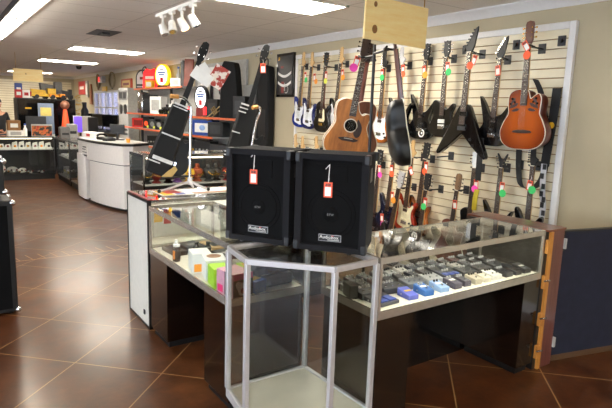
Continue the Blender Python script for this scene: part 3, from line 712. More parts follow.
# price tags
DOT = dict(green=mat('dot_green', (64, 206, 108), .6, var=.03), orange=mat('dot_orange', (250, 160, 48), .6, var=.03), lime=mat('dot_lime', (222, 226, 84), .6, var=.03), pink=mat('dot_pink', (246, 72, 180), .6, var=.03), coral=mat('dot_coral', (252, 96, 48), .6, var=.03))
def price_tag(label, loc, rz, roll=0, dot=None, doff=(0, -.06), group='price tags on the guitars', sz=1, string=.0):
    t = thing('price_tag', label, 'price tag', loc, rz, group)
    t.rotation_euler = (0, roll, rz); t.scale = (sz,) * 3
    MB().box(-.024, .024, 0, .0012, -.042, .042).build('card', M_ored, t)
    MB().box(-.017, .017, -.0008, 0, -.034, .016).build('white_label', M_card, t)
    wl = MB()
    for k, wd in enumerate((.006, .004, .006, .005)): wl.box(-.014 + k * .0075, -.014 + k * .0075 + wd, -.0008, 0, .021, .034)
    wl.build('print', M_black, t)
    MB().tube([(0, .0005, .04), (.004, .003, .06 + string * .4), (0, .006, .075 + string)], .0012, 5).build('string', M_card, t)
    if dot: MB().cyl((doff[0], -.0016, doff[1]), (doff[0], -.0008, doff[1]), .034, n=20).build('round_sticker', DOT[dot], t)
    return t
TG = [('blue', 5.821, 2.145, 5.802, 2.088, 'green'), ('navy', 5.616, 2.119, 5.581, 2.063, 'orange'), ('lp', 5.376, 2.134, 5.382, 2.063, 'lime'), ('s4', 5.054, 2.145, 5.041, 2.093, 'orange'), ('sb', 4.375, 2.117, 4.372, 2.07, 'green'),
      ('w8', 4.064, 2.144, 4.06, 2.094, 'coral'), ('s9', 3.775, 2.121, 3.757, 2.073, 'orange'), ('tele', 3.483, 2.14, 3.466, 2.089, 'green'), ('vee', 3.186, 2.181, 3.225, 2.135, 'coral'), ('s12', 2.929, 2.079, 0, 0, None), ('amber', 2.682, 2.261, 2.666, 2.189, 'coral'),
      ('l4', 4.332, 1.091, 4.319, 1.027, 'pink'), ('l5b', 4.145, 1.111, 4.138, 1.058, 'coral'), ('l5', 4.11, .828, 4.09, .782, 'orange'), ('l6', 3.86, 1.12, 0, 0, None), ('l7', 3.662, 1.19, 3.677, 1.134, 'coral'), ('l8', 3.642, .832, 3.658, .784, 'green'),
      ('l9', 3.271, .865, 0, 0, None), ('l10', 3.052, 1.088, 3.063, 1.041, 'pink'), ('l11', 2.782, 1.096, 2.771, 1.041, 'green'), ('l12', 2.526, 1.142, 2.499, 1.108, 'green')]
for i, (k, y, z, dy, dz, col) in enumerate(TG):
    roll = random.uniform(-.12, .12) if k not in ('vee', 'amber', 'l6') else (.35, -.6, -.5)[('vee', 'amber', 'l6').index(k)]
    v = (-(dy - y), dz - z) if col else (0, 0)
    c, s_ = math.cos(roll), math.sin(roll)
    off = (c * v[0] - s_ * v[1], s_ * v[0] + c * v[1])
    price_tag(('price tag with %s sticker hanging on the ' % col if col else 'plain price tag without sticker hanging on the ') + NAMES[k], tuple(Vector((0, 0, 1.67)) + (Vector((4.0, y, z)) - Vector((0, 0, 1.67))) * ((XOFF.get(k, 4.1) - .045) / 4.0)), -PI / 2, roll, col, off)
price_tag('pink and orange price tag low on the dark guitar by the loudspeaker', (3.98, 4.23, .57), -PI / 2, -.1, 'pink', (.01, -.075))

# straps hanging on the wall
o = tag(MB().ribbon(cr([(4.14, 2.46, 1.93), (4.12, 2.455, 1.7), (4.12, 2.475, 1.45), (4.13, 2.49, 1.3)], 5, False), .075, .006, (0, 1, 0)).build('guitar_strap', mat('strap_black', (20, 20, 21), .7), world=True), 'long black guitar strap with a yellow round sticker at the wall trim', 'strap')
o.location.x = o.location.x
MB().cyl((-.018, -.012, .335), (-.008, -.012, .335), .026, n=16).build('yellow_sticker', M_yellow, o)
ck = MB()
pt = cr([(4.12, 2.49, 1.32), (4.12, 2.48, 1.1), (4.13, 2.465, .95), (4.12, 2.475, .72)], 6, False)
o = tag(ck.ribbon(pt, .05, .005, (0, 1, 0)).build('guitar_strap', M_silver, world=True), 'silver and black patterned strap dangling under the black strap', 'strap')
for k in range(8):
    p = pt[min(1 + 2 * k, len(pt) - 1)]; MB().cbox((p.x - .006, p.y + (.008 if k % 2 else -.008), p.z), (.004, .03, .045)).build('black_pattern', M_black, o, True)
o = tag(MB().ribbon(cr([(4.08, 2.62, 2.0), (4.10, 2.56, 1.86), (4.145, 2.50, 1.5), (4.145, 2.51, 1.2), (4.13, 2.60, 1.1), (4.13, 2.69, 1.12), (4.145, 2.735, 1.25), (4.145, 2.75, 1.42)], 6, False), .055, .005, (0, 1, .2)).build('guitar_strap', MATS['strap_black'], world=True), 'black strap looping from the amber acoustic down past its lower edge', 'strap')
o = tag(MB().ribbon(cr([(4.03, 3.06, 1.50), (4.01, 3.045, 1.3), (4.02, 3.05, 1.12)], 5, False), .06, .006, (0, 1, 0)).build('guitar_strap', MATS['strap_black'], world=True), 'short black strap hanging beside the white guitar headstock', 'strap')
o = tag(MB().ribbon(cr([(4.0, 3.035, 1.04), (3.99, 3.04, .95), (4.0, 3.05, .85)], 5, False), .05, .005, (0, 1, 0)).build('guitar_strap', mat('olive_yellow', (186, 166, 30), .6), world=True), 'short yellow strap hanging by the pink-tagged white headstock', 'strap')
o = tag(MB().ribbon(cr([(3.9, 4.0, 1.62), (3.9, 3.93, 1.42), (3.91, 3.92, 1.3), (3.92, 4.0, 1.25), (3.92, 4.03, 1.4)], 6, False), .05, .006, (0, 1, .3)).build('guitar_strap', MATS['strap_black'], world=True), 'black strap loop hanging next to the black bowl-back guitar', 'strap')

# ------------------------------------------------------------------ tall stand with three guitars
t = thing('guitar_stand', 'tall black pole stand with top arms holding three guitars', 'guitar stand', (3.03, 3.42, 0))
MB().cyl((3.03, 3.42, .12), (3.03, 3.42, 2.24), .013).build('pole', M_black, t, True)
for k in range(3):
    a = k * 2 * PI / 3 + .95
    MB().tube([(3.03, 3.42, .3), (3.03 + .2 * math.cos(a), 3.42 + .2 * math.sin(a), .14), (3.03 + .36 * math.cos(a), 3.42 + .36 * math.sin(a), .015)], .011, 8).build('leg', M_black, t, True)
for q in ((3.075, 3.60, 2.15), (2.905, 3.10, 2.17), (3.28, 3.74, 2.15)):
    d = Vector(q) - Vector((3.03, 3.42, q[2])); d.normalize(); sd = d.cross(Vector((0, 0, 1)))
    e = Vector(q) - d * .03
    ar = MB().cyl((3.03, 3.42, q[2]), tuple(e), .011).build('top_arm', M_black, t, True)
    for s in (-1, 1): MB().tube([e, e + sd * s * .038, e + sd * s * .038 + d * .055 + Vector((0, 0, .012))], .009, 8).build('fork_prong', M_black, ar, True)
def place(g, top, bot, yaw, scale_len=1.0):
    a = Vector(top); b = Vector(bot); v = a - b; L = v.length; s = L / scale_len
    g.scale = (s,) * 3; z = v.normalized()
    fr = Vector((math.sin(yaw), -math.cos(yaw), 0)); fr = (fr - z * fr.dot(z)).normalized()   # strings face this way
    y = -fr; x = y.cross(z)
    m = Matrix((x, y, z)).transposed().to_4x4(); m.translation = b
    g.rotation_euler = m.to_euler(); g.location = b
    return g
g = guitar('acoustic_guitar', 'koa brown cutaway acoustic guitar with pink tag on the tall stand', 'guitar', 'dread', koa, head='slot', mhead=M_rose, mneck=M_mahog, guard='drop', mguard=M_rose, acoustic=True, thick=.1, joint=.44, nut=.835, back=brownback, mmetal=M_blackg)
place(g, (3.10, 3.60, 2.315), (2.99, 3.70, 1.30), R(-39 + 8))
g = guitar('acoustic_guitar', 'black bowl-back acoustic guitar turned away on the tall stand', 'guitar', 'bowl', blackl, head='slot', mhead=M_rose, mneck=M_mahog, acoustic='bowl', joint=.44, nut=.83, back=mat('bowl_black', (15, 16, 17), .42), mmetal=M_blackg, deep=.8)
place(g, (2.89, 3.078, 2.341), (3.025, 2.955, 1.30), R(52))
g = guitar('acoustic_guitar', 'brown acoustic guitar mostly hidden behind the koa one on the tall stand', 'guitar', 'dread', koa, head='slot', mhead=M_rose, mneck=M_mahog, acoustic=True, thick=.1, joint=.44, nut=.835, back=brownback, mmetal=M_blackg)
place(g, (3.315, 3.80, 2.30), (3.20, 3.86, 1.31), R(150))
price_tag('price tag with pink sticker on the neck of the koa acoustic guitar', (3.035, 3.645, 2.12), R(-35), .25, 'pink', (-.01, -.055), sz=1.05)

# pine boards hung from the ceiling
def board(label, x0, x1, y, z0, z1, tilt, knots):
    t = thing('hanging_sign', label, 'sign', ((x0 + x1) / 2, y, (z0 + z1) / 2), 0)
    M = Matrix.Rotation(tilt, 4, 'Y'); w, h = (x1 - x0) / 2, (z1 - z0) / 2
    MB().box(-w, w, -.009, .009, -h, h, M).build('board', M_pine, t, bevel=.002)
    for u, v, r in knots:
        MB().cyl((0, -.0105, 0), (0, -.009, 0), 1, n=14, M=M @ Matrix.Translation((u * w, 0, v * h)) @ Matrix.Diagonal((r * .8, 1, r, 1))).build('knot', mat('knot_brown', (140, 98, 52), .6), t)
    for u in (-.8, .88):
        p = M @ Vector((u * w, 0, h - .02)); MB().cyl(p, (p.x, 0, CEIL - (z0 + z1) / 2), .004, n=6).build('hanging_wire', M_gold, t)
board('blank knotty pine board hanging from the ceiling before the guitar wall', 2.38, 2.96, 2.8, 2.159, 2.437, R(1.5), ((-.72, .64, .018), (-.7, -.5, .028)))
board('small pine board hanging far away over the jewellery cases', 1.37, 1.9, 12.0, 2.106, 2.347, 0, ((-.15, .2, .012),))

# framed poster beside the blue guitars
t = thing('framed_poster', 'framed black poster with white stripes on the tan wall beside the blue guitars', 'poster', (4.18, 6.57, 1.88))
MB().box(4.165, 4.2, 6.345, 6.80, 1.885, 2.49).build('frame', M_blackg, t, True, bevel=.004)
MB().box(4.160, 4.165, 6.375, 6.77, 1.92, 2.455).build('print', mat('poster_black', (30, 29, 32), .3), t, True)
for z, c in ((2.22, M_card), (2.09, M_card)):
    b = MB(); q = []
    for k in range(9):
        u = k / 8; q.append((4.157, 6.40 + .34 * u, z - .05 * math.sin(PI * u)))
    b.ribbon(q, .036, .004, (0, 0, 1)); b.build('white_stripe', c, t, True)
for k, (y, z, h) in enumerate(((6.62, 2.02, .16), (6.64, 2.30, .03))): MB().box(4.158, 4.161, y - .035, y + .035, z - h / 2, z + h / 2).build('red_figure', M_dred, t, True)
b = MB()
n = 14; b.tube([(4.158, 6.52 + .05 * math.cos(a), 1.99 + .05 * math.sin(a)) for a in [.6 + k * 4.6 / n for k in range(n + 1)]], .006, 5).box(4.157, 4.16, 6.56, 6.575, 1.97, 2.08)
b.build('white_figure', M_lgrey, t, True)
MB().box(4.157, 4.161, 6.70, 6.74, 2.4, 2.44).build('gold_seal', M_gold, t, True)

# ------------------------------------------------------------------ loudspeakers on the corner case
M_carpet = mat('speaker_carpet', (26, 26, 29), .9, spec=.25, var=.2, scale=160, bump=.3)
M_grille = mat('speaker_grille', (10, 10, 11), .85, spec=.15, var=.25, scale=220, bump=.2)
M_corner = mat('corner_plastic', (22, 22, 25), .45)
M_badge = mat('badge_dark', (28, 28, 32), .3)
def loudspeaker(label, loc, rz):
    t = thing('loudspeaker', label, 'loudspeaker', loc, rz, 'black loudspeakers on the corner case')
    w, wb, dp, h, e = .186, .168, .30, .505, .02
    fp = [(-w, 0), (w, 0), (wb, dp), (-wb, dp)]
    bk = MB(); bk.poly([(-w + .004, .035), (w - .004, .035), (wb, dp), (-wb, dp)], .012, h).build('cabinet', M_carpet, t, bevel=.008)
    fr = MB()      # raised rim around the recessed grille
    fr.box(-w, -w + .035, 0, .05, .012, h).box(w - .035, w, 0, .05, .012, h).box(-w + .035, w - .035, .0, .05, h - .03, h).box(-w + .035, w - .035, 0, .05, .012, .04)
    fr.build('front_rim', M_carpet, t)
    gr = MB().box(-w + .035, w - .035, .022, .035, .04, h - .03).build('grille', M_grille, t)
    rg = MB(); n = 36
    for q in (.125, .105): rg.tube([(q * math.cos(2 * PI * k / n), .021, .2 + q * math.sin(2 * PI * k / n)) for k in range(n + 1)], .003, 5)
    rg.f = rg.f; wf = rg.build('woofer_surround', M_grille, gr)
    MB().lathe([(.04, 0), (.03, .008), (.001, .012)], 18, Matrix.Translation((0, .022, .2)) @ Matrix.Rotation(PI / 2, 4, 'X')).build('dust_cap', M_grille, gr)
    MB().box(-.075, .075, .018, .024, .36, .45).build('horn_mouth', M_grille, gr)
    b = MB().box(-.058, .058, .016, .0225, .062, .096).build('badge', M_silver, gr)
    MB().box(-.0565, .0565, .0155, .0165, .0635, .0945).build('badge_face', M_badge, b)
    text('AudioBox', .024, M_card, b, Matrix.Translation((-.004, .0152, .083)) @ FRONT, ext=.0004, font_scale=1.02)
    MB().cbox((.014, .0148, .0915), (.012, .001, .004)).build('red_accent', M_red, b)
    MB().box(-.012, .05, .0148, .0153, .067, .072).build('small_print', M_lgrey, b)
    text('BTW', .016, M_grey, gr, Matrix.Translation((0, .0085, .2)) @ FRONT, name='cap_lettering', ext=.0005)
    for sx in (-1, 1):
        for z in (.012, h - .045):
            cp = MB(); cp.box(sx * w - (.024 if sx > 0 else .004), sx * w + (.004 if sx > 0 else .024), -.004, .05, z - .002, z + .047)
            cp.build('corner_protector', M_corner, t, bevel=.006)
        bx = sx * wb
        MB().box(bx - .02, bx + .02, dp - .03, dp + .004, h - .045, h + .003).build('corner_protector', M_corner, t, bevel=.006)
        for y in (.03, dp - .03): MB().cyl((sx * .1, y, 0), (sx * .1, y, .014), .014, n=10).build('rubber_foot', M_black, t)
    d = Vector((wb - w, dp - .035, 0)).normalized(); nn = Vector((d.y, -d.x, 0)); c0 = Vector((w - .004, .035, 0)) + d * .075
    hd = MB(); M = Matrix((d, nn, Vector((0, 0, 1)))).transposed().to_4x4(); M.translation = c0 + Vector((0, 0, .40))
    hd.box(-.05, .05, -.001, .004, -.035, .035, M); hh = hd.build('handle_cup', M_black, t, bevel=.004)
    return t
SP1 = loudspeaker('black carpeted loudspeaker with an orange price tag, nearer the bottle showcase', (1.3835, 2.428, .97), math.atan2(-.837, .543))
SP2 = loudspeaker('black carpeted loudspeaker with an orange price tag, nearer the pedal showcase', (1.606, 2.083, .97), math.atan2(-.783, .622))
for sp, lb, u, z in ((SP1, 'orange price tag strung on the grille of the loudspeaker nearer the bottles', -.03, .36), (SP2, 'orange price tag strung on the grille of the loudspeaker nearer the pedals', -.018, .325)):
    a = sp.rotation_euler.z; p = Vector(sp.location) + Matrix.Rotation(a, 3, 'Z') @ Vector((u, .014, z))
    tg = price_tag(lb, p, a, 0, None, group='price tags on the loudspeakers', sz=.92)
    MB().tube([(0, .001, .04), (.002, .003, .09), (.004, .006, .138)], .0022, 6).tube([(.004, .006, .138), (-.018, .002, .112)], .0022, 6).build('white_tie', M_card, tg)

# ------------------------------------------------------------------ pedals in the showcase
KN = mat('knob_silver', (190, 190, 188), .3, metal=.6)
def pedal(label, x, y, rz, w, d, h, col, knobs=2, sw=1, slope=.012, sticker=None, name='effects_pedal', cat='effects pedal', group='effects pedals in the showcase', pad=None, z=ZD):
    t = thing(name, label, cat, (x, y, z), rz, group, .8)
    m = mat('enamel_%d_%d_%d' % col, col, .35, coat=.3)
    b = MB(); w2, d2 = w / 2, d / 2
    b.add([(-w2, -d2, 0), (w2, -d2, 0), (w2, d2, 0), (-w2, d2, 0), (-w2, -d2, h - slope), (w2, -d2, h - slope), (w2, d2, h), (-w2, d2, h)],
          [(3, 2, 1, 0), (4, 5, 6, 7), (0, 1, 5, 4), (1, 2, 6, 5), (2, 3, 7, 6), (3, 0, 4, 7)])
    b.build('housing', m, t, bevel=.004)
    top = lambda y: h - slope * (d2 - y) / d
    for k in range(knobs):
        kx = (k - (knobs - 1) / 2) * min(.026, w / max(knobs, 1) * .85); ky = d2 - .022
        MB().cyl((kx, ky, top(ky) - .002), (kx, ky, top(ky) + .014), .009, .007, 10).build('knob', KN if sum(col) < 330 else M_black, t)
    for k in range(sw):
        sx = (k - (sw - 1) / 2) * w / max(sw, 1) * .9; sy = -d2 * .45
        if pad: MB().box(sx - w / sw * .36, sx + w / sw * .36, sy - d2 * .4, sy + d2 * .4, top(sy) - .002, top(sy) + .008).build('foot_pad', pad, t, bevel=.003)
        else: MB().cyl((sx, sy, top(sy) - .003), (sx, sy, top(sy) + .010), .008, n=10).build('footswitch', M_chrome, t)
    if sticker: MB().box(-w * .3, w * .3, -d2 * .1, d2 * .35, top(.0) + .0005, top(0) + .003).build('sticker', sticker, t)
    for sx in (-1, 1): MB().cyl((sx * w2, d2 * .2, h * .45), (sx * (w2 + .006), d2 * .2, h * .45), .006, n=8).build('jack', M_chrome, t)
    return t
PB = mat('pad_blue', (60, 84, 168), .4)
pedal('dark floor unit with two blue foot pads at the end of the front row', 1.93, 2.03, .05, .17, .2, .035, (64, 66, 74), 0, 2, pad=PB, name='multi_effects_unit')
pedal('violet-blue pedal with a yellow sticker in the front row', 2.11, 2.0, -.1, .085, .13, .055, (92, 104, 196), 0, 0, .022, M_yellow)
pedal('bright blue pedal with white sticker in the front row', 2.235, 2.0, -.12, .085, .13, .058, (44, 104, 180), 2, 1, .018, M_card)
pedal('pale blue pedal in the front row beside the bright blue one', 2.365, 2.0, -.12, .085, .13, .055, (146, 180, 226), 2, 1, .018, M_card)
pedal('dark plum pedal with a white sticker in the front row', 2.48, 2.0, -.1, .075, .13, .058, (60, 54, 72), 2, 1, .015, M_card)
pedal('plain dark plum pedal in the front row between the plum and beige ones', 2.57, 2.0, -.1, .07, .12, .055, (52, 48, 62), 3, 1)
pedal('beige pedal in the front row beside the plum ones', 2.66, 1.99, -.1, .07, .115, .055, (196, 188, 166), 2, 1)
pedal('cream pedal in the front row beside the beige one', 2.75, 1.99, -.1, .07, .115, .05, (218, 212, 192), 3, 1)
pedal('wide white pedal with two switches in the front row', 2.85, 2.0, -.08, .10, .13, .05, (224, 224, 220), 3, 2)
pedal('black pedal in the front row beside the wide white one', 2.965, 1.995, -.06, .085, .13, .05, (38, 40, 46), 3, 1)
pedal('black rocker pedal in the front row near the case end', 3.06, 2.0, -.05, .075, .15, .06, (34, 36, 44), 0, 1, .03, pad=M_black)
pedal('black pedal with white tag, last in the front row by the wooden panel', 3.155, 1.99, -.05, .085, .13, .055, (36, 38, 44), 0, 1, .02, M_card)
row2 = [(1.92, (52, 56, 64), .17, 'long slate floor unit behind the blue-pad unit', 4, 3), (2.09, (40, 44, 52), .19, 'long black floor unit behind the violet-blue pedal', 5, 3), (2.27, (104, 108, 116), .17, 'grey floor unit behind the pale blue pedal', 4, 3),
        (2.43, (170, 172, 172), .15, 'light grey floor unit behind the plum pedals', 4, 2), (2.585, (36, 42, 58), .17, 'black floor unit with blue pads behind the beige pedal', 3, 3), (2.745, (42, 46, 52), .15, 'black floor unit behind the cream pedal', 3, 2), (2.895, (54, 56, 60), .16, 'charcoal floor unit behind the black front-row pedal', 5, 2), (3.05, (40, 44, 48), .15, 'black floor unit behind the last pedals by the wooden panel', 4, 2)]
for i, (x, col, w, lb, kn, sw) in enumerate(row2):
    pedal(lb, x, 2.125, -.08, w, .12, .055, col, kn, sw, .012, pad=PB if i == 4 else None, name='multi_effects_unit')
ORD = ('first', 'second', 'third', 'fourth', 'fifth', 'sixth', 'seventh', 'eighth', 'ninth', 'tenth', 'eleventh', 'twelfth', 'thirteenth', 'fourteenth')
row3 = [((44, 48, 54), 'slate'), ((34, 36, 42), 'black'), ((70, 76, 84), 'grey-blue'), ((40, 42, 46), 'charcoal'), ((150, 152, 152), 'silver'), ((186, 184, 176), 'ivory'), ((38, 44, 56), 'navy-black'), ((62, 64, 66), 'mid-grey'), ((86, 88, 92), 'pewter'), ((48, 40, 40), 'brown-black'), ((80, 34, 34), 'maroon'), ((42, 44, 48), 'graphite'), ((30, 32, 36), 'jet')]
for r, y in ((0, 2.325), (1, 2.23)):
    for i in range(13):
        col, nm = row3[(i * (1 + 2 * r) + 4 * r) % 13]
        pedal('%s pedal, %s from the corner in the %s row of the pedal showcase' % (nm, ORD[i], ('rear', 'second-to-rear')[r]), 1.875 + i * .1, y, random.uniform(-.2, .2), .085, .10, .055, col, 3, 1)
# boxes at the corner end of the pedal showcase
def box_item(name, label, cat, x, y, rz, w, d, h, m, face=None, z=ZD, group=None, lid=None, fw=.7, fh=.6, side='front'):
    t = thing(name, label, cat, (x, y, z), rz, group)
    MB().box(-w / 2, w / 2, -d / 2, d / 2, 0, h).build('carton', m, t, bevel=.002)
    if face:
        if side == 'front': MB().box(-w / 2 * fw, w / 2 * fw, -d / 2 - .0012, -d / 2, h * (1 - fh) / 2, h * (1 + fh) / 2).build('printed_panel', face, t)
        else: MB().box(-w / 2 * fw, w / 2 * fw, -d / 2 * fh, d / 2 * fh, h, h + .0012).build('printed_panel', face, t)
    if lid: MB().box(-w / 2 - .002, w / 2 + .002, -d / 2 - .002, d / 2 + .002, h - .012, h + .002).build('lid', lid, t)
    return t

# ------------------------------------------------------------------ bottles and boxes in the other showcase
t = thing('spray_bottle', 'dark bottle with white spray cap and orange label in the glass showcase', 'bottle', (1.30, 3.36, ZL))
MB().lathe([(.024, 0), (.026, .004), (.026, .085), (.018, .1), (.012, .105)], 18).build('bottle_body', M_blackg, t)
MB().lathe([(.014, .1), (.024, .104), (.024, .118), (.012, .122), (.010, .15), (.006, .152)], 14).build('cap', whitep, t)
MB().lathe([(.0264, .02), (.0264, .075)], 18).build('label_wrap', M_black, t)
MB().box(-.03, -.025, -.008, .006, .02, .078, Matrix.Rotation(.5, 4, 'Z')).build('orange_label', mat('label_orange', (232, 140, 40), .5), t)
for i, (x, y, h, lb) in enumerate(((1.47, 3.42, .10, 'black bottle behind the spray bottle'), (1.53, 3.36, .11, 'tall black bottle behind the white carton'), (1.50, 3.28, .09, 'short black bottle close behind the white carton'))):
    t = thing('bottle', lb + ' in the showcase', 'bottle', (x, y, ZL), 0, 'black bottles in the showcase')
    MB().lathe([(.022, 0), (.024, .004), (.024, h * .65), (.012, h * .8), (.012, h * .86)], 14).build('bottle_body', M_blackg, t)
    MB().cyl((0, 0, h * .86), (0, 0, h), .015, n=12).build('cap', M_black, t)
    MB().lathe([(.0243, h * .15), (.0243, h * .5)], 14).build('label_wrap', M_lgrey, t)
M_wc = mat('white_carton', (228, 230, 228), .5, var=.04)
t = box_item('carton', 'white carton with orange and blue print behind the spray bottle', 'carton', 1.355, 3.10, 1.35, .15, .12, .125, M_wc, z=ZL)
for k, (c, u) in enumerate(((DOT['orange'], -.05), (M_blue, .0), (M_dred, .045))): MB().box(u - .02, u + .015, -.0612, -.06, .012, .08).build('coloured_print', c, t)
MB().box(-.0762, -.075, -.05, .05, .01, .06).build('coloured_print', DOT['orange'], t)
t = box_item('carton', 'white carton with black dripping print beside the green boxes', 'carton', 1.375, 2.93, 1.3, .17, .13, .125, M_wc, z=ZL)
for s, ax in ((1, 'f'), (1, 's')):
    pr = MB()
    pts = [(-.07, 0), (-.07, .05), (-.055, .06), (-.045, .035), (-.03, .075), (-.012, .03), (.004, .065), (.02, .04), (.034, .08), (.05, .035), (.05, 0)]
    if ax == 'f': pr.prism(pts, -.0662, -.065)
    else: pr.prism([(p[0] * .75, p[1]) for p in pts], -.0862, -.085, Matrix.Rotation(-PI / 2, 4, 'Z'))
    pr.build('dripping_print', M_black, t)
MB().cyl((.02, 0, .125), (.02, 0, .126), .045, n=20).build('round_print', mat('print_brown', (150, 110, 80), .6), t)
box_item('box', 'flat tan box at the back of the bottle showcase', 'box', 1.66, 3.50, 0, .16, .24, .05, mat('tan_card', (190, 160, 116), .6), M_black, side='top', fw=.7, fh=.5, z=ZL)
box_item('box', 'flat black case beside the tan box in the bottle showcase', 'box', 1.50, 3.58, .1, .14, .2, .045, M_dark, M_grey, side='top', fw=.5, fh=.3, z=ZL)
box_item('box', 'long black box at the far end of the bottle showcase', 'box', 1.37, 3.58, .05, .1, .22, .03, M_black, M_dark, side='top', fw=.5, fh=.5, z=ZL)
box_item('box', 'black box with silver label behind the white cartons', 'box', 1.62, 3.2, .1, .16, .22, .06, M_black, M_lgrey, side='top', fw=.6, fh=.3, z=ZL)
box_item('box', 'low black box behind the dripping-print carton', 'box', 1.63, 2.95, .05, .15, .2, .05, M_dark, M_card, side='top', fw=.4, fh=.4, z=ZL)
M_lime = mat('lime_green', (164, 214, 44), .5)
box_item('box', 'lime green box with black print beside the pink box', 'box', 1.33, 2.765, 1.4, .14, .10, .115, M_lime, M_black, fw=.5, fh=.4, z=ZL)
box_item('box', 'silver-grey box standing behind the lime green one', 'box', 1.49, 2.80, 1.5, .12, .06, .115, M_lgrey, M_grey, z=ZL)
box_item('box', 'second lime green box lying behind the pink box', 'box', 1.475, 2.70, 1.4, .12, .09, .12, M_lime, M_yellow, side='top', fw=.6, fh=.6, z=ZL)
t = box_item('box', 'pink box with white skull face print against the corner case', 'box', 1.345, 2.60, .12, .13, .17, .135, mat('pale_pink', (214, 160, 178), .5), z=ZL)
MB().box(-.0662, -.065, -.07, .0, .0, .135).build('black_print', M_black, t); MB().box(-.0662, -.065, .02, .07, .01, .05).build('hot_pink_print', mat('hot_pink', (236, 54, 124), .5), t)
MB().box(-.065, .065, -.0862, -.085, .0, .135).build('black_print', M_black, t)
MB().box(-.065, .065, -.087, -.0862, .10, .135).build('hot_pink_print', MATS['hot_pink'], t)
fc = MB(); fc.prism([tuple(p) for p in cr([(-.05, .075), (-.035, .092), (0, .08), (.035, .092), (.05, .075), (.035, .04), (.022, .012), (-.022, .012), (-.035, .04)], 3)], -.0875, -.0862)
fc.build('skull_face', M_lgrey, t); MB().cyl((0, -.0885, .035), (0, -.0872, .035), .018, n=14).build('red_mouth', M_dred, t)
box_item('box', 'blue and yellow box lying behind the pink skull box', 'box', 1.46, 2.585, .3, .09, .12, .07, M_blue, M_yellow, side='top', fw=.8, fh=.4, z=ZL)
def soft_case(label, x, y, z, rz, w, d, h, m):
    t = thing('soft_case', label, 'case', (x, y, z), rz, 'black soft cases seen through the corner glass')
    MB().box(-w / 2, w / 2, -d / 2, d / 2, 0, h).build('case_body', m, t, bevel=.018, seg=3)
    MB().box(-w / 2 - .001, w / 2 + .001, -d / 2 - .001, d / 2 + .001, h * .52, h * .56).build('zipper', M_dark, t)
    MB().box(-w * .3, -w * .08, -d * .3, -d * .05, h, h + .002).build('white_tag', M_card, t)
    MB().tube(cr([(-.03, -d / 2 - .002, h * .5), (-.03, -d / 2 - .015, h * .4), (.03, -d / 2 - .015, h * .4), (.03, -d / 2 - .002, h * .5)], 3, False), .004, 6).build('handle', M_black, t)
    return t
soft_case('bottom black soft case with white tag seen through the corner glass', 1.60, 2.66, ZL, .05, .26, .17, .07, M_black)
soft_case('dark blue soft case with white tag stacked on the black one', 1.59, 2.665, ZL + .073, .02, .24, .15, .06, mat('navy_nylon', (34, 44, 74), .6))
t = box_item('box', 'black box with orange and violet picture beside the corner glass', 'box', 1.838, 2.17, 1.25, .10, .05, .075, M_black)
MB().box(-.04, .04, -.0262, -.025, .01, .065).build('orange_picture', mat('picture_orange', (226, 104, 44), .5), t)
MB().prism([(-.02, .02), (.01, .012), (.03, .03), (.02, .055), (-.01, .05)], -.0272, -.026).build('violet_picture', mat('picture_violet', (96, 60, 140), .5), t)

# ------------------------------------------------------------------ black amplifier cabinets at the picture edge
def amp(label, x0, x1, y0, y1, z0, z1):
    t = thing('amplifier_cabinet', label, 'amplifier', ((x0 + x1) / 2, (y0 + y1) / 2, z0), 0, 'stacked amplifier cabinets')
    MB().box(x0, x1, y0, y1, z0 + .015, z1).build('cabinet', mat('tolex', (18, 18, 20), .5, bump=.3, scale=120), t, True, bevel=.012)
    MB().box(x0 + .04, x1 - .04, y0 - .006, y0 + .002, z0 + .05, z1 - .04).build('grille_cloth', M_grille, t, True)
    for x in (x0, x1):
        for z in (z0 + .035, z1 - .02):
            for y in (y0, y1): MB().ball((x, y, z), .024, 10).build('chrome_corner', M_chrome, t, True)
        for y in (y0 + .05, y1 - .05): MB().cyl((x + (.05 if x == x0 else -.05), y, z0), (x + (.05 if x == x0 else -.05), y, z0 + .016), .018).build('rubber_foot', M_black, t, True)
    MB().tube([((x0 + x1) / 2, y0 + .15, z1), ((x0 + x1) / 2, y0 + .17, z1 + .02), ((x0 + x1) / 2, y1 - .17, z1 + .02), ((x0 + x1) / 2, y1 - .15, z1)], .008, 8).build('handle', M_black, t, True)
amp('large black amplifier cabinet with chrome corners at the picture edge', -.18, .478, 4.68, 5.0, 0, .925)
amp('smaller black amplifier on top of the large cabinet with chrome corners', -.2, .435, 4.70, 4.99, .955, 1.25)

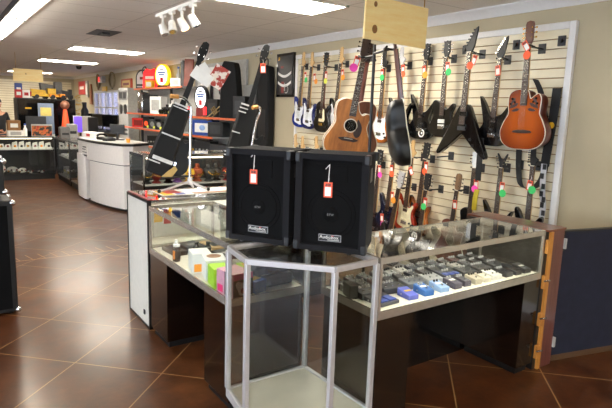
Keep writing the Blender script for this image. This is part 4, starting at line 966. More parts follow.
# ------------------------------------------------------------------ bass guitars in half-open bags on the back case
M_bag = mat('bag_nylon', (13, 13, 14), .85, var=.2, scale=60)
M_satin = mat('satin_black', (12, 12, 13), .5, spec=.3)
M_bagw = mat('bag_stripe', (206, 206, 204), .5)
def bagged_bass(label, top, bot, yaw, stripes, lining=True):
    t = thing('bagged_bass_guitar', label, 'bass guitar')
    nk = MB(); nk.rings([[(-w, -.02, z), (w, -.02, z), (w * .8, .012, z), (-w * .8, .012, z)] for z, w in ((.45, .026), (1.0, .019))]).build('neck', M_satin, t)
    fb = MB(); fb.box(-.02, .02, -.026, -.02, .5, 1.0).build('fretboard', M_satin, t)
    hp = [(-.018, 0), (.018, 0), (.03, .03), (.038, .1), (.028, .165), (.0, .175), (-.024, .16), (-.036, .1), (-.03, .03)]
    hs = MB().prism([(p[0], p[1] + 1.0) for p in hp], -.022, -.006).build('headstock', M_satin, t, bevel=.003)
    for s in (-1, 1):
        for k in range(2):
            z = 1.05 + .06 * k
            tn = MB(); tn.cyl((s * .045, -.012, z), (s * .058, -.012, z), .003, n=8).cyl((s * .022, -.022, z), (s * .022, -.034, z), .005, n=8).cbox((s * .062, -.012, z), (.011, .006, .018)); tn.build('tuner', M_chrome, hs)
    bg = MB(); rg = []
    for z, w, dp in ((0, .075, .045), (.012, .10, .06), (.12, .108, .07), (.3, .096, .07), (.42, .088, .065), (.56, .082, .06), (.6, .078, .055)):
        rg.append([(x * w, y * dp, z) for x, y in ((-1, -.6), (-.8, -1), (.8, -1), (1, -.6), (1, .6), (.8, 1), (-.8, 1), (-1, .6))])
    bg.rings(rg); bag = bg.build('gig_bag', M_bag, t)
    def half(z):
        for (a, wa), (b, wb) in zip(((0, .10), (.12, .108), (.3, .096), (.42, .088), (.56, .082)), ((.12, .108), (.3, .096), (.42, .088), (.56, .082), (.62, .078))):
            if a <= z <= b: return wa + (wb - wa) * (z - a) / (b - a)
        return .1
    for z, th, u0, u1 in stripes:
        w = half(z); MB().box(-w * u1, -w * u0, -.082, -.05, z - th / 2, z + th / 2).build('white_stripe', M_bagw, bag)
    bp = [(q.x * .85 + .085, q.y * 1.02 + .03) for q in cr(OUT['single'], 4)]
    MB().prism(bp, -.03, .015).build('body', M_satin, t, bevel=.008)
    MB().box(.05, .125, -.033, -.03, .12, .15).build('bridge', M_chrome, t)
    if lining:
        ln = MB(); ln.prism([(.05, .0), (.13, .03), (.15, .10), (.12, .12), (.08, .06)], -.075, -.04); ln.build('golden_lining', mat('bag_gold', (176, 148, 84), .6), bag)
    return place(t, top, bot, yaw, 1.175)
bagged_bass('black bass guitar in a white-striped bag leaning on the chrome stand', (1.893, 4.19, 2.215), (1.505, 4.33, 1.135), R(-22), ((.61, .012, -.7, .8), (.585, .008, -.7, .8), (.345, .012, -.9, .8), (.135, .03, -.9, .7), (.10, .01, 0, .9)))
bagged_bass('black bass guitar in a striped bag with a price tag, next to the loudspeaker', (2.522, 4.29, 2.265), (2.235, 4.40, 1.14), R(-26), ((.60, .014, .1, 1.0), (.565, .010, .1, 1.0), (.53, .010, .2, 1.0), (.34, .010, .2, 1.0), (.15, .012, .2, 1.0), (.12, .008, .2, 1.0)), False)
price_tag('orange price tag hanging on the neck of the bass beside the loudspeaker', (2.465, 4.255, 2.05), R(-28), -.05, None, sz=1.0)
def tripod(label, hub, feet, top, arch):
    t = thing('instrument_stand', label, 'stand', (hub[0], hub[1], 1.0))
    MB().cyl(hub, top, .011).build('pole', M_chrome, t, True)
    MB().lathe([(.016, -.03), (.02, -.02), (.02, .02), (.016, .03)], 12, Matrix.Translation(hub)).build('hub', M_silver, t, True)
    for f in feet:
        l = MB().tube([hub, (hub[0] * .5 + f[0] * .5, hub[1] * .5 + f[1] * .5, hub[2] * .42 + (f[2] + .012) * .58), (f[0], f[1], f[2] + .012)], .0105, 8).build('leg', M_silver, t, True)
        MB().ball((f[0], f[1], f[2] + .016), .016, 8).build('rubber_foot', M_black, l, True)
    y = MB().tube(cr(arch, 5, False), .012, 8).build('yoke', M_chrome, t, True)
    a = Vector(arch[-2]); b = Vector(arch[-1]); MB().cyl(a, b + (b - a) * .05, .017, n=10).build('padded_grip', mat('tan_foam', (196, 140, 70), .7), y, True)
    c = MB(); c.tube([(hub[0], hub[1], hub[2] + .04), (hub[0] - .1, hub[1] + .05, hub[2] + .03), (hub[0] - .2, hub[1] + .1, hub[2] + .035)], .009, 8).build('cradle_arm', M_black, t, True)
    return t
tripod('chrome tripod instrument stand on the back glass case holding the leaning bass', (1.73, 4.16, 1.085), ((1.455, 4.12, 1.003), (1.86, 4.08, 1.003), (1.80, 4.25, 1.003)), (1.741, 4.156, 1.64), [(1.741, 4.156, 1.63), (1.736, 4.158, 1.70), (1.69, 4.165, 1.752), (1.632, 4.15, 1.765), (1.57, 4.15, 1.768)])
tripod('black and chrome instrument stand under the second striped bag', (2.30, 4.25, 1.085), ((2.16, 4.06, 1.003), (2.46, 4.08, 1.0), (2.34, 4.31, 1.0)), (2.40, 4.24, 1.60), [(2.40, 4.24, 1.60), (2.43, 4.24, 1.66), (2.42, 4.22, 1.70), (2.38, 4.20, 1.71), (2.33, 4.19, 1.70)])
# white card tags strung on the first bass
t = thing('card_tags', 'two white cards and a red-white leaflet dangling from the leaning bass', 'tag', (1.88, 4.15, 1.94))
def card(c, w, h, ang, m, nm):
    M = Matrix.Translation(c) @ Matrix.Rotation(R(-25), 4, 'Z') @ Matrix.Rotation(ang, 4, 'Y'); return MB().box(-w / 2, w / 2, -.001, .001, -h / 2, h / 2, M).build(nm, m, t, True)
card((1.835, 4.15, 1.936), .17, .10, R(33), M_card, 'white_card'); card((1.86, 4.148, 2.0), .06, .09, R(-35), M_card, 'white_card')
M_leaf = bpy.data.materials.new('red_leaflet'); M_leaf.use_nodes = True
_t = NT(M_leaf); _tc = _t.add('ShaderNodeTexCoord'); _t.l.new(_t.ramp(_t.noise(_tc.outputs['Object'], 22, 3), [(.47, rgba((176, 58, 44))), (.53, rgba((236, 226, 214)))]), _t.n['Principled BSDF'].inputs['Base Color'])
card((1.975, 4.14, 1.94), .13, .18, R(30), M_leaf, 'leaflet')
MB().tube([(1.86, 4.16, 2.11), (1.86, 4.15, 2.07), (1.86, 4.148, 2.04)], .0015, 5).build('string', M_card, t, True)
# stock inside the back case
t = thing('poster_sheet', 'long white printed sheet lying on the back glass case under the tripod', 'sheet', (1.9, 4.12, 1.0), .0)
MB().box(-.46, .48, -.13, .14, .0005, .003).build('paper', M_card, t)
MB().box(-.45, -.36, -.12, .12, .003, .0036).build('yellow_print', M_yellow, t); MB().box(-.40, -.28, -.05, .12, .0036, .0042).build('red_print', M_red, t); MB().box(-.34, -.26, -.12, -.04, .003, .0036).build('blue_print', M_blue, t); MB().box(-.2, .12, -.125, -.06, .003, .0036).build('brown_print', mat('print_brown', (150, 110, 80), .6), t)
t = box_item('carton', 'long white carton with red and yellow print inside the back glass case', 'carton', 1.86, 4.18, .02, .95, .2, .27, M_wc, z=.66)
MB().box(-.47, -.40, -.102, -.1, .12, .25).build('yellow_print', M_yellow, t); MB().box(-.39, -.33, -.102, -.1, .1, .24).build('red_print', M_red, t); MB().box(-.32, -.25, -.102, -.1, .14, .22).build('blue_print', M_blue, t)
MB().box(-.475, -.38, -.09, .09, .27, .2712).build('red_print', M_red, t)
box_item('carton', 'second long white carton at the loudspeaker end of the back glass case', 'carton', 2.62, 4.16, -.03, .5, .2, .24, M_wc, M_blue, z=.66, fw=.3, fh=.5)
# ------------------------------------------------------------------ jewellery case behind it
Mtube2 = mat('case_tube_dim', (255, 240, 215), .4, var=0, emit=4, emitcol=(255, 236, 205))
def full_case(name, label, x0, x1, y0, y1, ztop, zlow, zmid, back=None):
    t = thing(name, label, 'display case', ((x0 + x1) / 2, (y0 + y1) / 2, 0))
    MB().box(x0 + .02, x1 - .02, y0 + .02, y1 - .02, 0, .1).build('toe_kick', M_black, t, True)
    MB().box(x0, x1, y0, y1, .1, zlow).build('base', M_black, t, True)
    MB().box(x0 + .01, x1 - .01, y0 + .01, y1 - .01, zlow, zlow + .012).build('deck', M_lgrey if not back else back, t, True)
    if zmid: MB().box(x0 + .03, x1 - .03, y0 + .05, y1 - .03, zmid - .012, zmid).build('shelf', M_lgrey, t, True)
    e = .02; rt = MB()
    for a in ((x0, x1, y0, y0 + e), (x0, x1, y1 - e, y1), (x0, x0 + e, y0 + e, y1 - e), (x1 - e, x1, y0 + e, y1 - e)): rt.box(*a, ztop - .035, ztop)
    Mr = M_dark if y0 > 8 else M_chrome
    rt.build('top_rail', Mr, t, True)
    for x in (x0, x1 - e):
        for y in (y0, y1 - e): MB().box(x, x + e, y, y + e, zlow, ztop - .035).build('corner_post', Mr, t, True)
    MB().box(x0 + e, x1 - e, y0 + e, y1 - e, ztop - .008, ztop - .002).build('glass_top', M_glass, t, True)
    for a, b in (((x0 + e, y0 + .008), (x1 - e, y0 + .008)), ((x0 + .008, y0 + e), (x0 + .008, y1 - e)), ((x1 - .008, y0 + e), (x1 - .008, y1 - e))): pane(a, b, zlow, ztop - .035, t)
    MB().box(x0 + e, x1 - e, y1 - .018, y1 - .008, zlow, ztop - .035).build('back_panel', M_dark if back is None else M_black, t, True)
    MB().cyl((x0 + .05, y0 + .035, ztop - .045), (x1 - .05, y0 + .035, ztop - .045), .009, n=8).build('case_lamp', Mtube2, t, True)
    return t
full_case('jewelry_case', 'full glass jewellery case behind the white-ended case', 2.0, 3.3, 6.2, 6.72, 1.13, .32, .76)
def necklace_bust(label, x, y, z, mb, mn, s=1, group='jewellery busts in the glass case'):
    t = thing('necklace_bust', label, 'jewellery display', (x, y, z), random.uniform(-.3, .3), group, s)
    MB().lathe([(.05, 0), (.055, .008), (.03, .03), (.05, .06), (.07, .1), (.06, .14), (.03, .16), (.025, .2), (.02, .205)], 14).build('bust', mb, t)
    n = 14; MB().tube([(.055 * math.cos(a), -.045 + .045 * math.sin(a) - .02, .145 - .05 * (1 - math.sin(a)) * .6) for a in [PI + PI * k / n for k in range(n + 1)]], .007, 6).build('beads', mn, t)
    return t
NB = [(M_black, M_gold, 'gold'), (M_dred, M_gold, 'gold'), (M_lam, MATS['dot_coral'], 'coral'), (mat('violet_velvet', (110, 72, 140), .7), M_silver, 'silver'), (M_yellow, M_dred, 'red'), (mat('rust_velvet', (150, 70, 36), .7), M_gold, 'gold'), (M_dark, M_gold, 'gold')]
for i in range(9):
    b, n, nm = NB[i % 7]; x = 2.1 + i * .135
    necklace_bust('bust with %s beads in the jewellery case, %s from its chrome end' % (nm, ('first', 'second', 'third', 'fourth', 'fifth', 'sixth', 'seventh', 'eighth', 'ninth')[i]), x, 6.38 + .05 * (i % 2), .76, b, n, 1.1)
def tray(label, x, y, z, w, d, cols, group, rz=0):
    t = thing('jewelry_tray', label, 'jewellery tray', (x, y, z), rz, group)
    tb = MB(); tb.box(-w / 2, w / 2, -d / 2, d / 2, 0, .02); tb.build('tray', cols[0], t, bevel=.004)
    k = 0
    for ix in range(3):
        for iy in range(2):
            c = ((ix - 1) * w * .3, (iy - .5) * d * .45, .02)
            MB().lathe([(.02, 0), (.024, .012), (.016, .03), (.004, .036)], 8, Matrix.Translation(c)).build('ring_holder', cols[1 + (ix + iy) % (len(cols) - 1)], t)
    return t
for i in range(7):
    tray('jewellery tray on the lower deck of the jewellery case, %s from its chrome end' % ('first', 'second', 'third', 'fourth', 'fifth', 'sixth', 'seventh')[i], 2.1 + i * .175, 6.42, .334, .15, .24, [M_card if i % 2 else M_dred, M_gold, MATS['dot_coral'], M_card], 'trays in the jewellery case')

# ------------------------------------------------------------------ white curved counter
fpts = [(2.185, 10.45), (2.19, 10.1), (2.205, 9.75), (2.235, 9.45), (2.28, 9.2), (2.335, 8.97), (2.40, 8.77), (2.465, 8.61)]
def off(pts, dx): return [(x + dx * .95, y + dx * .3) for x, y in pts]
back = [(2.62, 8.60), (2.95, 8.85), (2.85, 10.45)]
t = thing('reception_counter', 'white curved counter with black-edged top in the aisle', 'counter', (2.45, 9.5, 0))
M_cw = mat('counter_white', (232, 228, 224), .35, var=.03)
MB().poly(off(fpts, .035) + [(2.62, 8.66), (2.8, 8.95), (2.75, 10.4)], 0, .045).build('toe_kick', M_black, t, True)
MB().poly(off(fpts[2:], .006) + back[:2] + [(2.85, 9.75)], .045, .74).build('lower_panel', M_cw, t, True)
MB().poly([(2.17, 10.0), (2.2, 9.96), (2.5, 10.0), (2.5, 10.45), (2.17, 10.5)], .03, .82).build('side_column', M_cw, t, True)
MB().poly(off(fpts[2:], .02) + back[:2] + [(2.85, 9.75)], .74, .755).build('shadow_gap', M_black, t, True)
MB().poly(fpts + back, .755, 1.055).build('upper_panel', M_cw, t, True)
MB().poly(off(fpts, -.012) + [(2.63, 8.585), (2.97, 8.85), (2.86, 10.46)], 1.055, 1.09).build('black_edge', M_black, t, True)
MB().poly(fpts + back, 1.09, 1.10).build('counter_top', M_lgrey, t, True)
sg = MB(); M = Matrix.Translation((2.19, 9.95, .9)) @ Matrix.Rotation(R(-86), 4, 'Z'); sg.box(-.16, .16, -.008, 0, -.12, .12, M); sn = sg.build('notice', M_card, t, True)
pn = MB()
for k, (a, b, z, h) in enumerate(((-.1, .1, .06, .02), (-.12, .06, .02, .015), (-.12, .12, -.03, .012), (-.13, .13, -.085, .03))): pn.box(a, b, -.0095, -.008, z - h / 2, z + h / 2, M)
pn.build('notice_print', M_dark, sn, True)
# things on the counter
t = box_item('box', 'long white box with red label on the white counter', 'box', 2.42, 10.3, -1.3, .42, .2, .1, M_card, M_red, z=1.10, fw=.3, fh=.5)
def monitor(label, x, y, z, rz, w, h, mb=M_black, ms=None, depth=.03, group=None):
    t = thing('monitor', label, 'monitor', (x, y, z), rz, group)
    MB().box(-.11, .11, -.08, .08, 0, .015).build('foot', mb, t, bevel=.004)
    MB().cyl((0, .01, .01), (0, .02, .12), .022).build('neck', mb, t)
    MB().box(-w / 2, w / 2, -depth / 2, depth / 2, .1, .1 + h).build('screen_case', mb, t, bevel=.006)
    MB().box(-w / 2 + .018, w / 2 - .018, -depth / 2 - .002, -depth / 2, .118, .1 + h - .018).build('screen', ms or M_blackg, t)
    return t
monitor('grey-backed monitor standing on the white counter', 2.66, 9.6, 1.10, R(160), .24, .17, M_dark)
t = thing('card_terminal', 'small dark card terminal on the white counter', 'terminal', (2.45, 9.35, 1.10), -1.2)
MB().box(-.06, .06, -.09, .09, 0, .05).build('terminal_body', M_dark, t, bevel=.008); MB().box(-.045, .045, .0, .07, .05, .054).build('display', M_blackg, t)
for k in range(6): MB().box(-.04 + .03 * (k % 3), -.02 + .03 * (k % 3), -.075 + .03 * (k // 3), -.055 + .03 * (k // 3), .05, .055).build('key', M_lgrey, t)
t = thing('telephone', 'black telephone beside the card terminal on the white counter', 'telephone', (2.48, 9.75, 1.10), -1.2)
MB().box(-.1, .1, -.1, .1, 0, .05).build('phone_base', M_black, t, bevel=.01); MB().tube(cr([(-.07, -.1, .06), (-.08, -.05, .085), (-.08, .05, .085), (-.07, .1, .06)], 4, False), .018, 8).build('handset', M_blackg, t)
t = thing('paper_cup', 'small yellow cup near the end of the white counter', 'cup', (2.62, 8.85, 1.10)); MB().lathe([(.028, 0), (.036, .08), (.033, .08), (.026, .004)], 14).build('cup', MATS['dot_orange'], t); MB().lathe([(.037, .07), (.037, .078)], 14).build('rim', M_card, t)

# ------------------------------------------------------------------ far showcases
full_case('glass_showcase', 'long dark glass showcase of white trays at the far end of the aisle', -1.2, 2.28, 13.3, 13.9, .96, .12, .67, M_black)
full_case('glass_showcase', 'tall glass showcase running from the far corner towards the white counter', 2.31, 2.85, 11.95, 13.3, .95, .12, .55)
full_case('glass_showcase', 'glass showcase right behind the white counter, next to the tall one', 2.31, 2.85, 10.55, 11.9, .95, .12, .55)
ordn = ('first', 'second', 'third', 'fourth', 'fifth', 'sixth', 'seventh', 'eighth', 'ninth', 'tenth')
for i in range(8):
    x = 1.22 + i * .135
    t = thing('ring_display', 'white jewellery stand on the upper shelf of the far showcase, %s from the corner' % ordn[7 - i], 'jewellery display', (x, 13.5, .67), random.uniform(-.4, .4), 'white stands in the far showcase')
    h = random.uniform(.06, .14)
    MB().box(-.062, .062, -.06, .06, 0, .05).build('stand_base', M_card, t, bevel=.005)
    MB().prism([(-.058, .05), (.058, .05), (.05, .05 + h), (-.04, .05 + h * .8)], -.03, .03).build('stand_back', M_card, t)
    MB().ball((.0, -.05, .07), .028, 8).build('trinket', (M_gold, M_dred, MATS['dot_orange'], M_dark)[i % 4], t)
for i, (x, w, h) in enumerate(((1.2, .22, .22), (1.42, .26, .17), (1.62, .2, .13), (1.78, .14, .06), (2.0, .16, .05))):
    t = thing('gift_display', 'pale mixed display on the bottom deck of the far showcase, %s from the aisle edge' % ordn[i], 'display', (x, 13.52, .132), 0, 'pale displays in the far showcase')
    MB().ball((0, 0, h * .45), .5, 12, sc=(w * .9, .16, h * .9)).build('display_mound', M_lgrey if i % 2 else M_card, t)
    for k in range(4): MB().ball(((k - 1.5) * w * .2, -.085, h * .3 + .03 * (k % 2)), .02, 8).build('trinket', (M_gold, M_dark, M_card, M_dred)[k], t)
for j, (y0, nm) in enumerate(((12.05, 'corner'), (10.65, 'counter'))):
    for i in range(5):
        y = y0 + .12 + i * .24
        t = thing('jewelry_tray', 'pale tray of trinkets in the glass showcase nearest the %s, %s along it' % (nm, ordn[i]), 'jewellery tray', (2.5, y, .55), PI / 2, 'trays in the side showcases')
        MB().box(-.09, .09, -.12, .12, 0, .03).build('tray', M_card, t, bevel=.005)
        for k in range(3): MB().ball(((k - 1) * .05, -.05, .045), .028, 8).build('trinket', (M_gold, M_card, MATS['olive_yellow'])[(k + i) % 3], t)
    for i in range(3):
        t = thing('gift_box', 'olive and white box low in the glass showcase nearest the %s, %s along it' % (nm, ordn[i]), 'box', (2.52, y0 + .2 + i * .4, .132), 0, 'boxes in the side showcases')
        MB().box(-.1, .1, -.14, .14, 0, .16).build('carton', M_lgrey, t, bevel=.004); MB().box(-.102, .102, -.1, .1, .05, .1).build('olive_band', MATS['olive_yellow'], t)

# things standing on the far showcases
t = box_item('cardboard_box', 'brown cardboard box with white label on the far showcase', 'box', 1.50, 13.55, 0, .25, .25, .22, mat('kraft', (150, 106, 62), .7), M_card, z=1.085, fw=.6, fh=.4)
box_item('box', 'flat white box under the brown cardboard box', 'box', 1.52, 13.55, 0, .3, .3, .125, M_card, M_lgrey, z=.96)
t = thing('spray_can', 'white bottle standing beside the brown cardboard box', 'bottle', (1.72, 13.5, .96)); MB().lathe([(.04, 0), (.042, .15), (.02, .2), (.02, .24)], 12).build('bottle_body', M_card, t); MB().lathe([(.022, .24), (.022, .27), (.01, .28)], 12).build('cap', M_blue, t)
t = thing('picture_panel', 'colourful framed picture leaning on the far showcase', 'picture', (2.05, 13.42, .96), 0)
MB().box(-.215, .215, 0, .02, .0, .27).build('frame', M_lgrey, t, bevel=.003)
M_pic = bpy.data.materials.new('picture_print'); M_pic.use_nodes = True
_t = NT(M_pic); _tc = _t.add('ShaderNodeTexCoord'); _t.l.new(_t.ramp(_t.noise(_tc.outputs['Object'], 9, 4), [(.3, rgba((24, 52, 60))), (.45, rgba((60, 44, 34))), (.52, rgba((214, 120, 60))), (.6, rgba((186, 40, 40))), (.7, rgba((40, 40, 44)))]), _t.n['Principled BSDF'].inputs['Base Color'])
MB().box(-.205, .205, -.002, .001, .012, .235).build('print', M_pic, t)
monitor('large grey monitor turned away behind the colourful picture', 1.98, 13.7, .96, R(172), .42, .34, M_dark)
t = thing('glass_plaque', 'upright glass plaque with a yellow label behind the grey monitor', 'plaque', (2.28, 14.25, .9)); MB().box(-.17, .17, -.06, .06, .0, .07).build('plaque_base', M_lgrey, t); MB().box(-.17, .17, -.02, .02, .07, .80).build('plaque', mat('ice_plastic', (112, 124, 144), .2), t); MB().box(-.12, .12, -.023, -.02, .5, .7).build('yellow_label', mat('label_khaki', (190, 170, 90), .6), t)
t = thing('small_table', 'low dark side table behind the far showcase', 'table', (2.75, 14.4, 0)); MB().box(-.75, .8, -.35, .35, .86, .9).build('table_top', M_dark, t)
for sx in (-.7, .72):
    for sy in (-.3, .3): MB().box(sx, sx + .05, sy - .025, sy + .025, 0, .86).build('leg', M_dark, t)
t = thing('traffic_cone', 'bright orange cone topped with a brown ball behind the far showcase', 'cone', (2.74, 14.4, .9))
MB().lathe([(.13, .02), (.045, .66), (.02, .68)], 20).build('cone_body', mat('cone_orange', (255, 92, 48), .5), t); MB().box(-.16, .16, -.16, .16, 0, .02).build('cone_foot', MATS['cone_orange'], t)
o = tag(MB().ball((0, 0, .11), .11, 16).build('wooden_ball', mat('ball_brown', (138, 90, 66), .5)), 'brown ball resting on top of the orange cone', 'ball'); o.location = (2.74, 14.4, 1.565)
seam = MB(); seam.tube([(.111 * math.cos(a), .111 * math.sin(a), .11) for a in [2 * PI * k / 24 for k in range(25)]], .004, 5); seam.build('seam', M_dark, o)
monitor('small screen showing violet light beside the orange cone', 3.12, 14.35, .9, R(-8), .42, .42, M_lgrey, mat('violet_screen', (90, 60, 190), .3, emit=.9, emitcol=(96, 70, 210)))
for i, (x, h, lb) in enumerate(((2.42, .24, 'grey printer on the far showcase by the colourful picture'), (2.62, .3, 'light grey box unit between the printer and the orange cone'))):
    t = thing('printer' if i == 0 else 'computer_case', lb, 'printer' if i == 0 else 'computer', (x, 13.1 if i else 12.9, .95))
    MB().box(-.1, .1, -.12, .12, 0, h).build('housing', M_grey if i == 0 else M_lgrey, t, bevel=.01); MB().box(-.07, .07, -.124, -.118, h * .3, h * .5).build('front_slot', M_dark, t); MB().box(-.08, .08, -.1, .1, h, h + .012).build('top_lid', M_dark if i == 0 else M_grey, t)
t = thing('computer_case', 'black tower computer with pale edge behind the violet screen', 'computer', (3.05, 13.2, .0)); MB().box(-.11, .11, -.25, .25, .02, 1.42).build('housing', M_black, t, bevel=.01); MB().box(-.13, -.11, -.25, .25, .02, 1.42).build('pale_edge', M_lgrey, t)
for sx in (-.08, .08): MB().box(sx - .02, sx + .02, -.2, .2, 0, .02).build('foot', M_black, t)
t = thing('cabinet', 'tall black cabinet against the back with toys on its top', 'cabinet', (2.45, 15.4, 0))
MB().box(-.68, .68, -.3, .3, .05, 1.82).build('carcass', M_black, t, bevel=.006); MB().box(-.64, .64, -.26, .26, 0, .05).build('plinth', M_black, t)
for s in (-1, 1):
    dr = MB().box(min(0, s * .66) + .004, max(0, s * .66) - .004, -.318, -.3, .09, 1.79).build('cabinet_door', M_blackg, t); MB().cyl((s * .05, -.335, .85), (s * .05, -.335, 1.05), .008).build('handle', M_chrome, dr)
MB().box(-.5, -.36, -.3195, -.318, 1.55, 1.59).build('yellow_label', M_yellow, t)
# toys on the cabinet
def toy_truck(label, x, y, z, m, w=.4, h=.24, rz=0):
    t = thing('toy_truck', label, 'toy', (x, y, z), rz)
    MB().box(-w / 2, w / 2, -.09, .09, .05, h * .45).build('chassis', m, t, bevel=.01); MB().box(w * .1, w * .42, -.085, .085, h * .45, h).build('cab', m, t, bevel=.012)
    MB().prism([(-w * .48, h * .45), (w * .06, h * .45), (w * .02, h * .8), (-w * .52, h * .9)], -.085, .085).build('dump_bed', m, t)
    MB().box(w * .421, w * .43, -.06, .06, h * .6, h * .9).build('windscreen', M_dark, t)
    for sx in (-.3, .3):
        for sy in (-1, 1): MB().cyl((sx * w, sy * .075, .05), (sx * w, sy * .105, .05), .05, n=14).build('wheel', M_black, t)
    return t
toy_truck('yellow toy dump truck on the black cabinet', 2.43, 15.25, 1.82, M_yellow, .62, .26)
toy_truck('orange-yellow toy truck at the edge of the black cabinet', 2.72, 15.16, 1.82, MATS['dot_orange'], .4, .13)
toy_truck('red toy truck between the blue box and the yellow dump truck', 2.12, 15.3, 1.82, M_red, .3, .2)
toy_truck('grey and black toy machine piled behind the yellow dump truck', 2.65, 15.5, 1.82, M_grey, .56, .44, .1)
toy_truck('dark grey toy vehicle at the far end of the black cabinet', 3.0, 15.42, 1.82, M_dark, .26, .26)
for i, (x, h, m, lb) in enumerate(((1.86, .36, M_blue, 'tall blue box on the black cabinet near the aisle'), (1.83, .2, M_red, 'red and white box in front of the tall blue box'), (2.0, .19, M_card, 'white box with red print beside the red toy truck'))):
    box_item('toy_box', lb, 'box', x, 15.4 if i == 0 else 15.2, 0, .16, .14, h, m, M_card if i < 2 else M_red, z=1.82, fw=.6, fh=.4)
# yellow foliage and brown figure near the corner
t = thing('artificial_plant', 'yellow-leaved artificial plant in a dark pot near the back corner', 'plant', (3.62, 17.65, 0))
MB().lathe([(.14, 0), (.2, .35), (.18, .35), (.12, .04)], 16).build('pot', M_dark, t); MB().cyl((0, 0, .05), (0, 0, 1.6), .02).build('stem', mat('stem_brown', (84, 62, 40), .7), t)
lf = MB()
for k in range(120):
    a = random.uniform(0, 2 * PI); z = random.uniform(1.0, 2.0); r = random.uniform(.02, .24); p = Vector((r * math.cos(a), r * math.sin(a), z)); q = Vector((math.cos(a + .4), math.sin(a + .4), random.uniform(-.5, .7))).normalized() * .11; s_ = q.cross(Vector((.3, .2, 1))).normalized() * .03
    lf.add([p, p + q * .5 + s_, p + q, p + q * .5 - s_], [(0, 1, 2, 3)])
lf.build('foliage', mat('leaf_yellow', (196, 156, 40), .6), t)

# person behind the far showcase, seen at the picture edge
def person(label, x, y, z, rz):
    pr = thing('person', label, 'person', (x, y, z), rz)
    V = [(0, 0, .95), (0, 0, 1.1), (0, .01, 1.28), (0, .015, 1.42), (0, .01, 1.5), (0, -.005, 1.56),
         (.09, 0, .9), (.1, -.01, .5), (.1, .01, .09), (.1, -.1, .04), (-.09, 0, .9), (-.1, -.01, .5), (-.1, .01, .09), (-.1, -.1, .04),
         (.17, .01, 1.42), (.24, -.01, 1.16), (.17, -.2, 1.06), (.12, -.27, 1.05), (-.17, .01, 1.42), (-.24, -.01, 1.16), (-.17, -.2, 1.06), (-.12, -.27, 1.05)]
    Ed = [(0, 1), (1, 2), (2, 3), (3, 4), (4, 5), (0, 6), (6, 7), (7, 8), (8, 9), (0, 10), (10, 11), (11, 12), (12, 13), (3, 14), (14, 15), (15, 16), (16, 17), (3, 18), (18, 19), (19, 20), (20, 21)]
    Rd = [(.15, .11), (.14, .1), (.15, .11), (.13, .09), (.055, .055), (.055, .055)] + [(.085, .085), (.06, .06), (.042, .042), (.035, .03)] * 2 + [(.06, .06), (.043, .043), (.035, .035), (.026, .02)] * 2
    for s, b in ((1, 17), (-1, 21)):       # fingers
        for k in range(4):
            i = len(V); u = (k - 1.5) * .02
            V += [(s * .1 - s * .0 + u * .6, -.33, 1.05 + .004 * k), (s * .09 + u * .5, -.37, 1.035)]; Ed += [(b, i), (i, i + 1)]; Rd += [(.009, .009), (.007, .007)]
        i = len(V); V += [(s * .085, -.28, 1.075), (s * .065, -.31, 1.08)]; Ed += [(b, i), (i, i + 1)]; Rd += [(.011, .011), (.008, .008)]
    def grow(nm, sel, rad, m, parent):
        idx = {a: k for k, a in enumerate(sel)}; me = bpy.data.meshes.new(nm); me.from_pydata([V[a] for a in sel], [(idx[a], idx[b]) for a, b in Ed if a in idx and b in idx], [])
        o = bpy.data.objects.new(nm, me); C.objects.link(o); o.parent = parent
        sk_ = o.modifiers.new('skin', 'SKIN'); sk_.use_smooth_shade = True
        for a, k in idx.items(): me.skin_vertices[0].data[k].radius = tuple(q * rad for q in Rd[a]); 
        me.skin_vertices[0].data[0].use_root = True
        sd = o.modifiers.new('smooth', 'SUBSURF'); sd.levels = 1; sd.render_levels = 2
        me.materials.append(m); return o
    Msk = mat('skin', (196, 142, 112), .55)
    bd = grow('body', list(range(len(V))), 1, Msk, pr)
    grow('shirt', [0, 1, 2, 3, 14, 15, 18, 19], 1.14, mat('black_cotton', (20, 20, 22), .85), pr)
    grow('trousers', [0, 6, 7, 8, 10, 11, 12], 1.2, mat('denim', (40, 48, 66), .8), pr)
    # head with face
    rg = []
    for i in range(13):
        a = -PI / 2 + PI * i / 12; zz = math.sin(a); k = max(math.cos(a), .03); wv = .078 * k * (1 - .18 * max(0, -zz)); dv = .098 * k
        rg.append([(wv * math.cos(q), dv * math.sin(q) * (1 if math.sin(q) > 0 else .95) - .012 * max(0, -zz), 1.66 + .118 * zz) for q in [2 * PI * j / 20 for j in range(20)]])
    hd = MB(); hd.rings(rg); hd.prism([(-.012, 1.62), (.012, 1.62), (.006, 1.67), (-.006, 1.67)], -.118, -.08)
    for s in (-1, 1): hd.ball((s * .078, .0, 1.655), .022, 8, sc=(.35, .8, 1.2))
    h = hd.build('head', Msk, pr, sharp=70)
    for s in (-1, 1): MB().ball((s * .03, -.083, 1.665), .011, 8).build('eye', M_card, h)
    MB().cbox((0, -.093, 1.595), (.045, .012, .01)).build('mouth', mat('lips', (160, 90, 80), .5), h)
    rg = []
    for i in range(8):
        a = .05 + (PI / 2 - .05) * i / 7; zz = math.sin(a); k = max(math.cos(a), .03)
        rg.append([(.086 * k * math.cos(q), .106 * k * math.sin(q) + .012, 1.685 + .11 * zz) for q in [2 * PI * j / 20 for j in range(20)]])
    hr = MB(); hr.rings(rg); hr.ball((0, .04, 1.63), .1, 12, sc=(.8, .7, .9)); hr.build('hair', mat('dark_hair', (42, 28, 20), .6), pr, sharp=70)
    return pr
person('person with dark hair and black shirt standing behind the far showcase', 1.28, 14.25, 0, R(20))

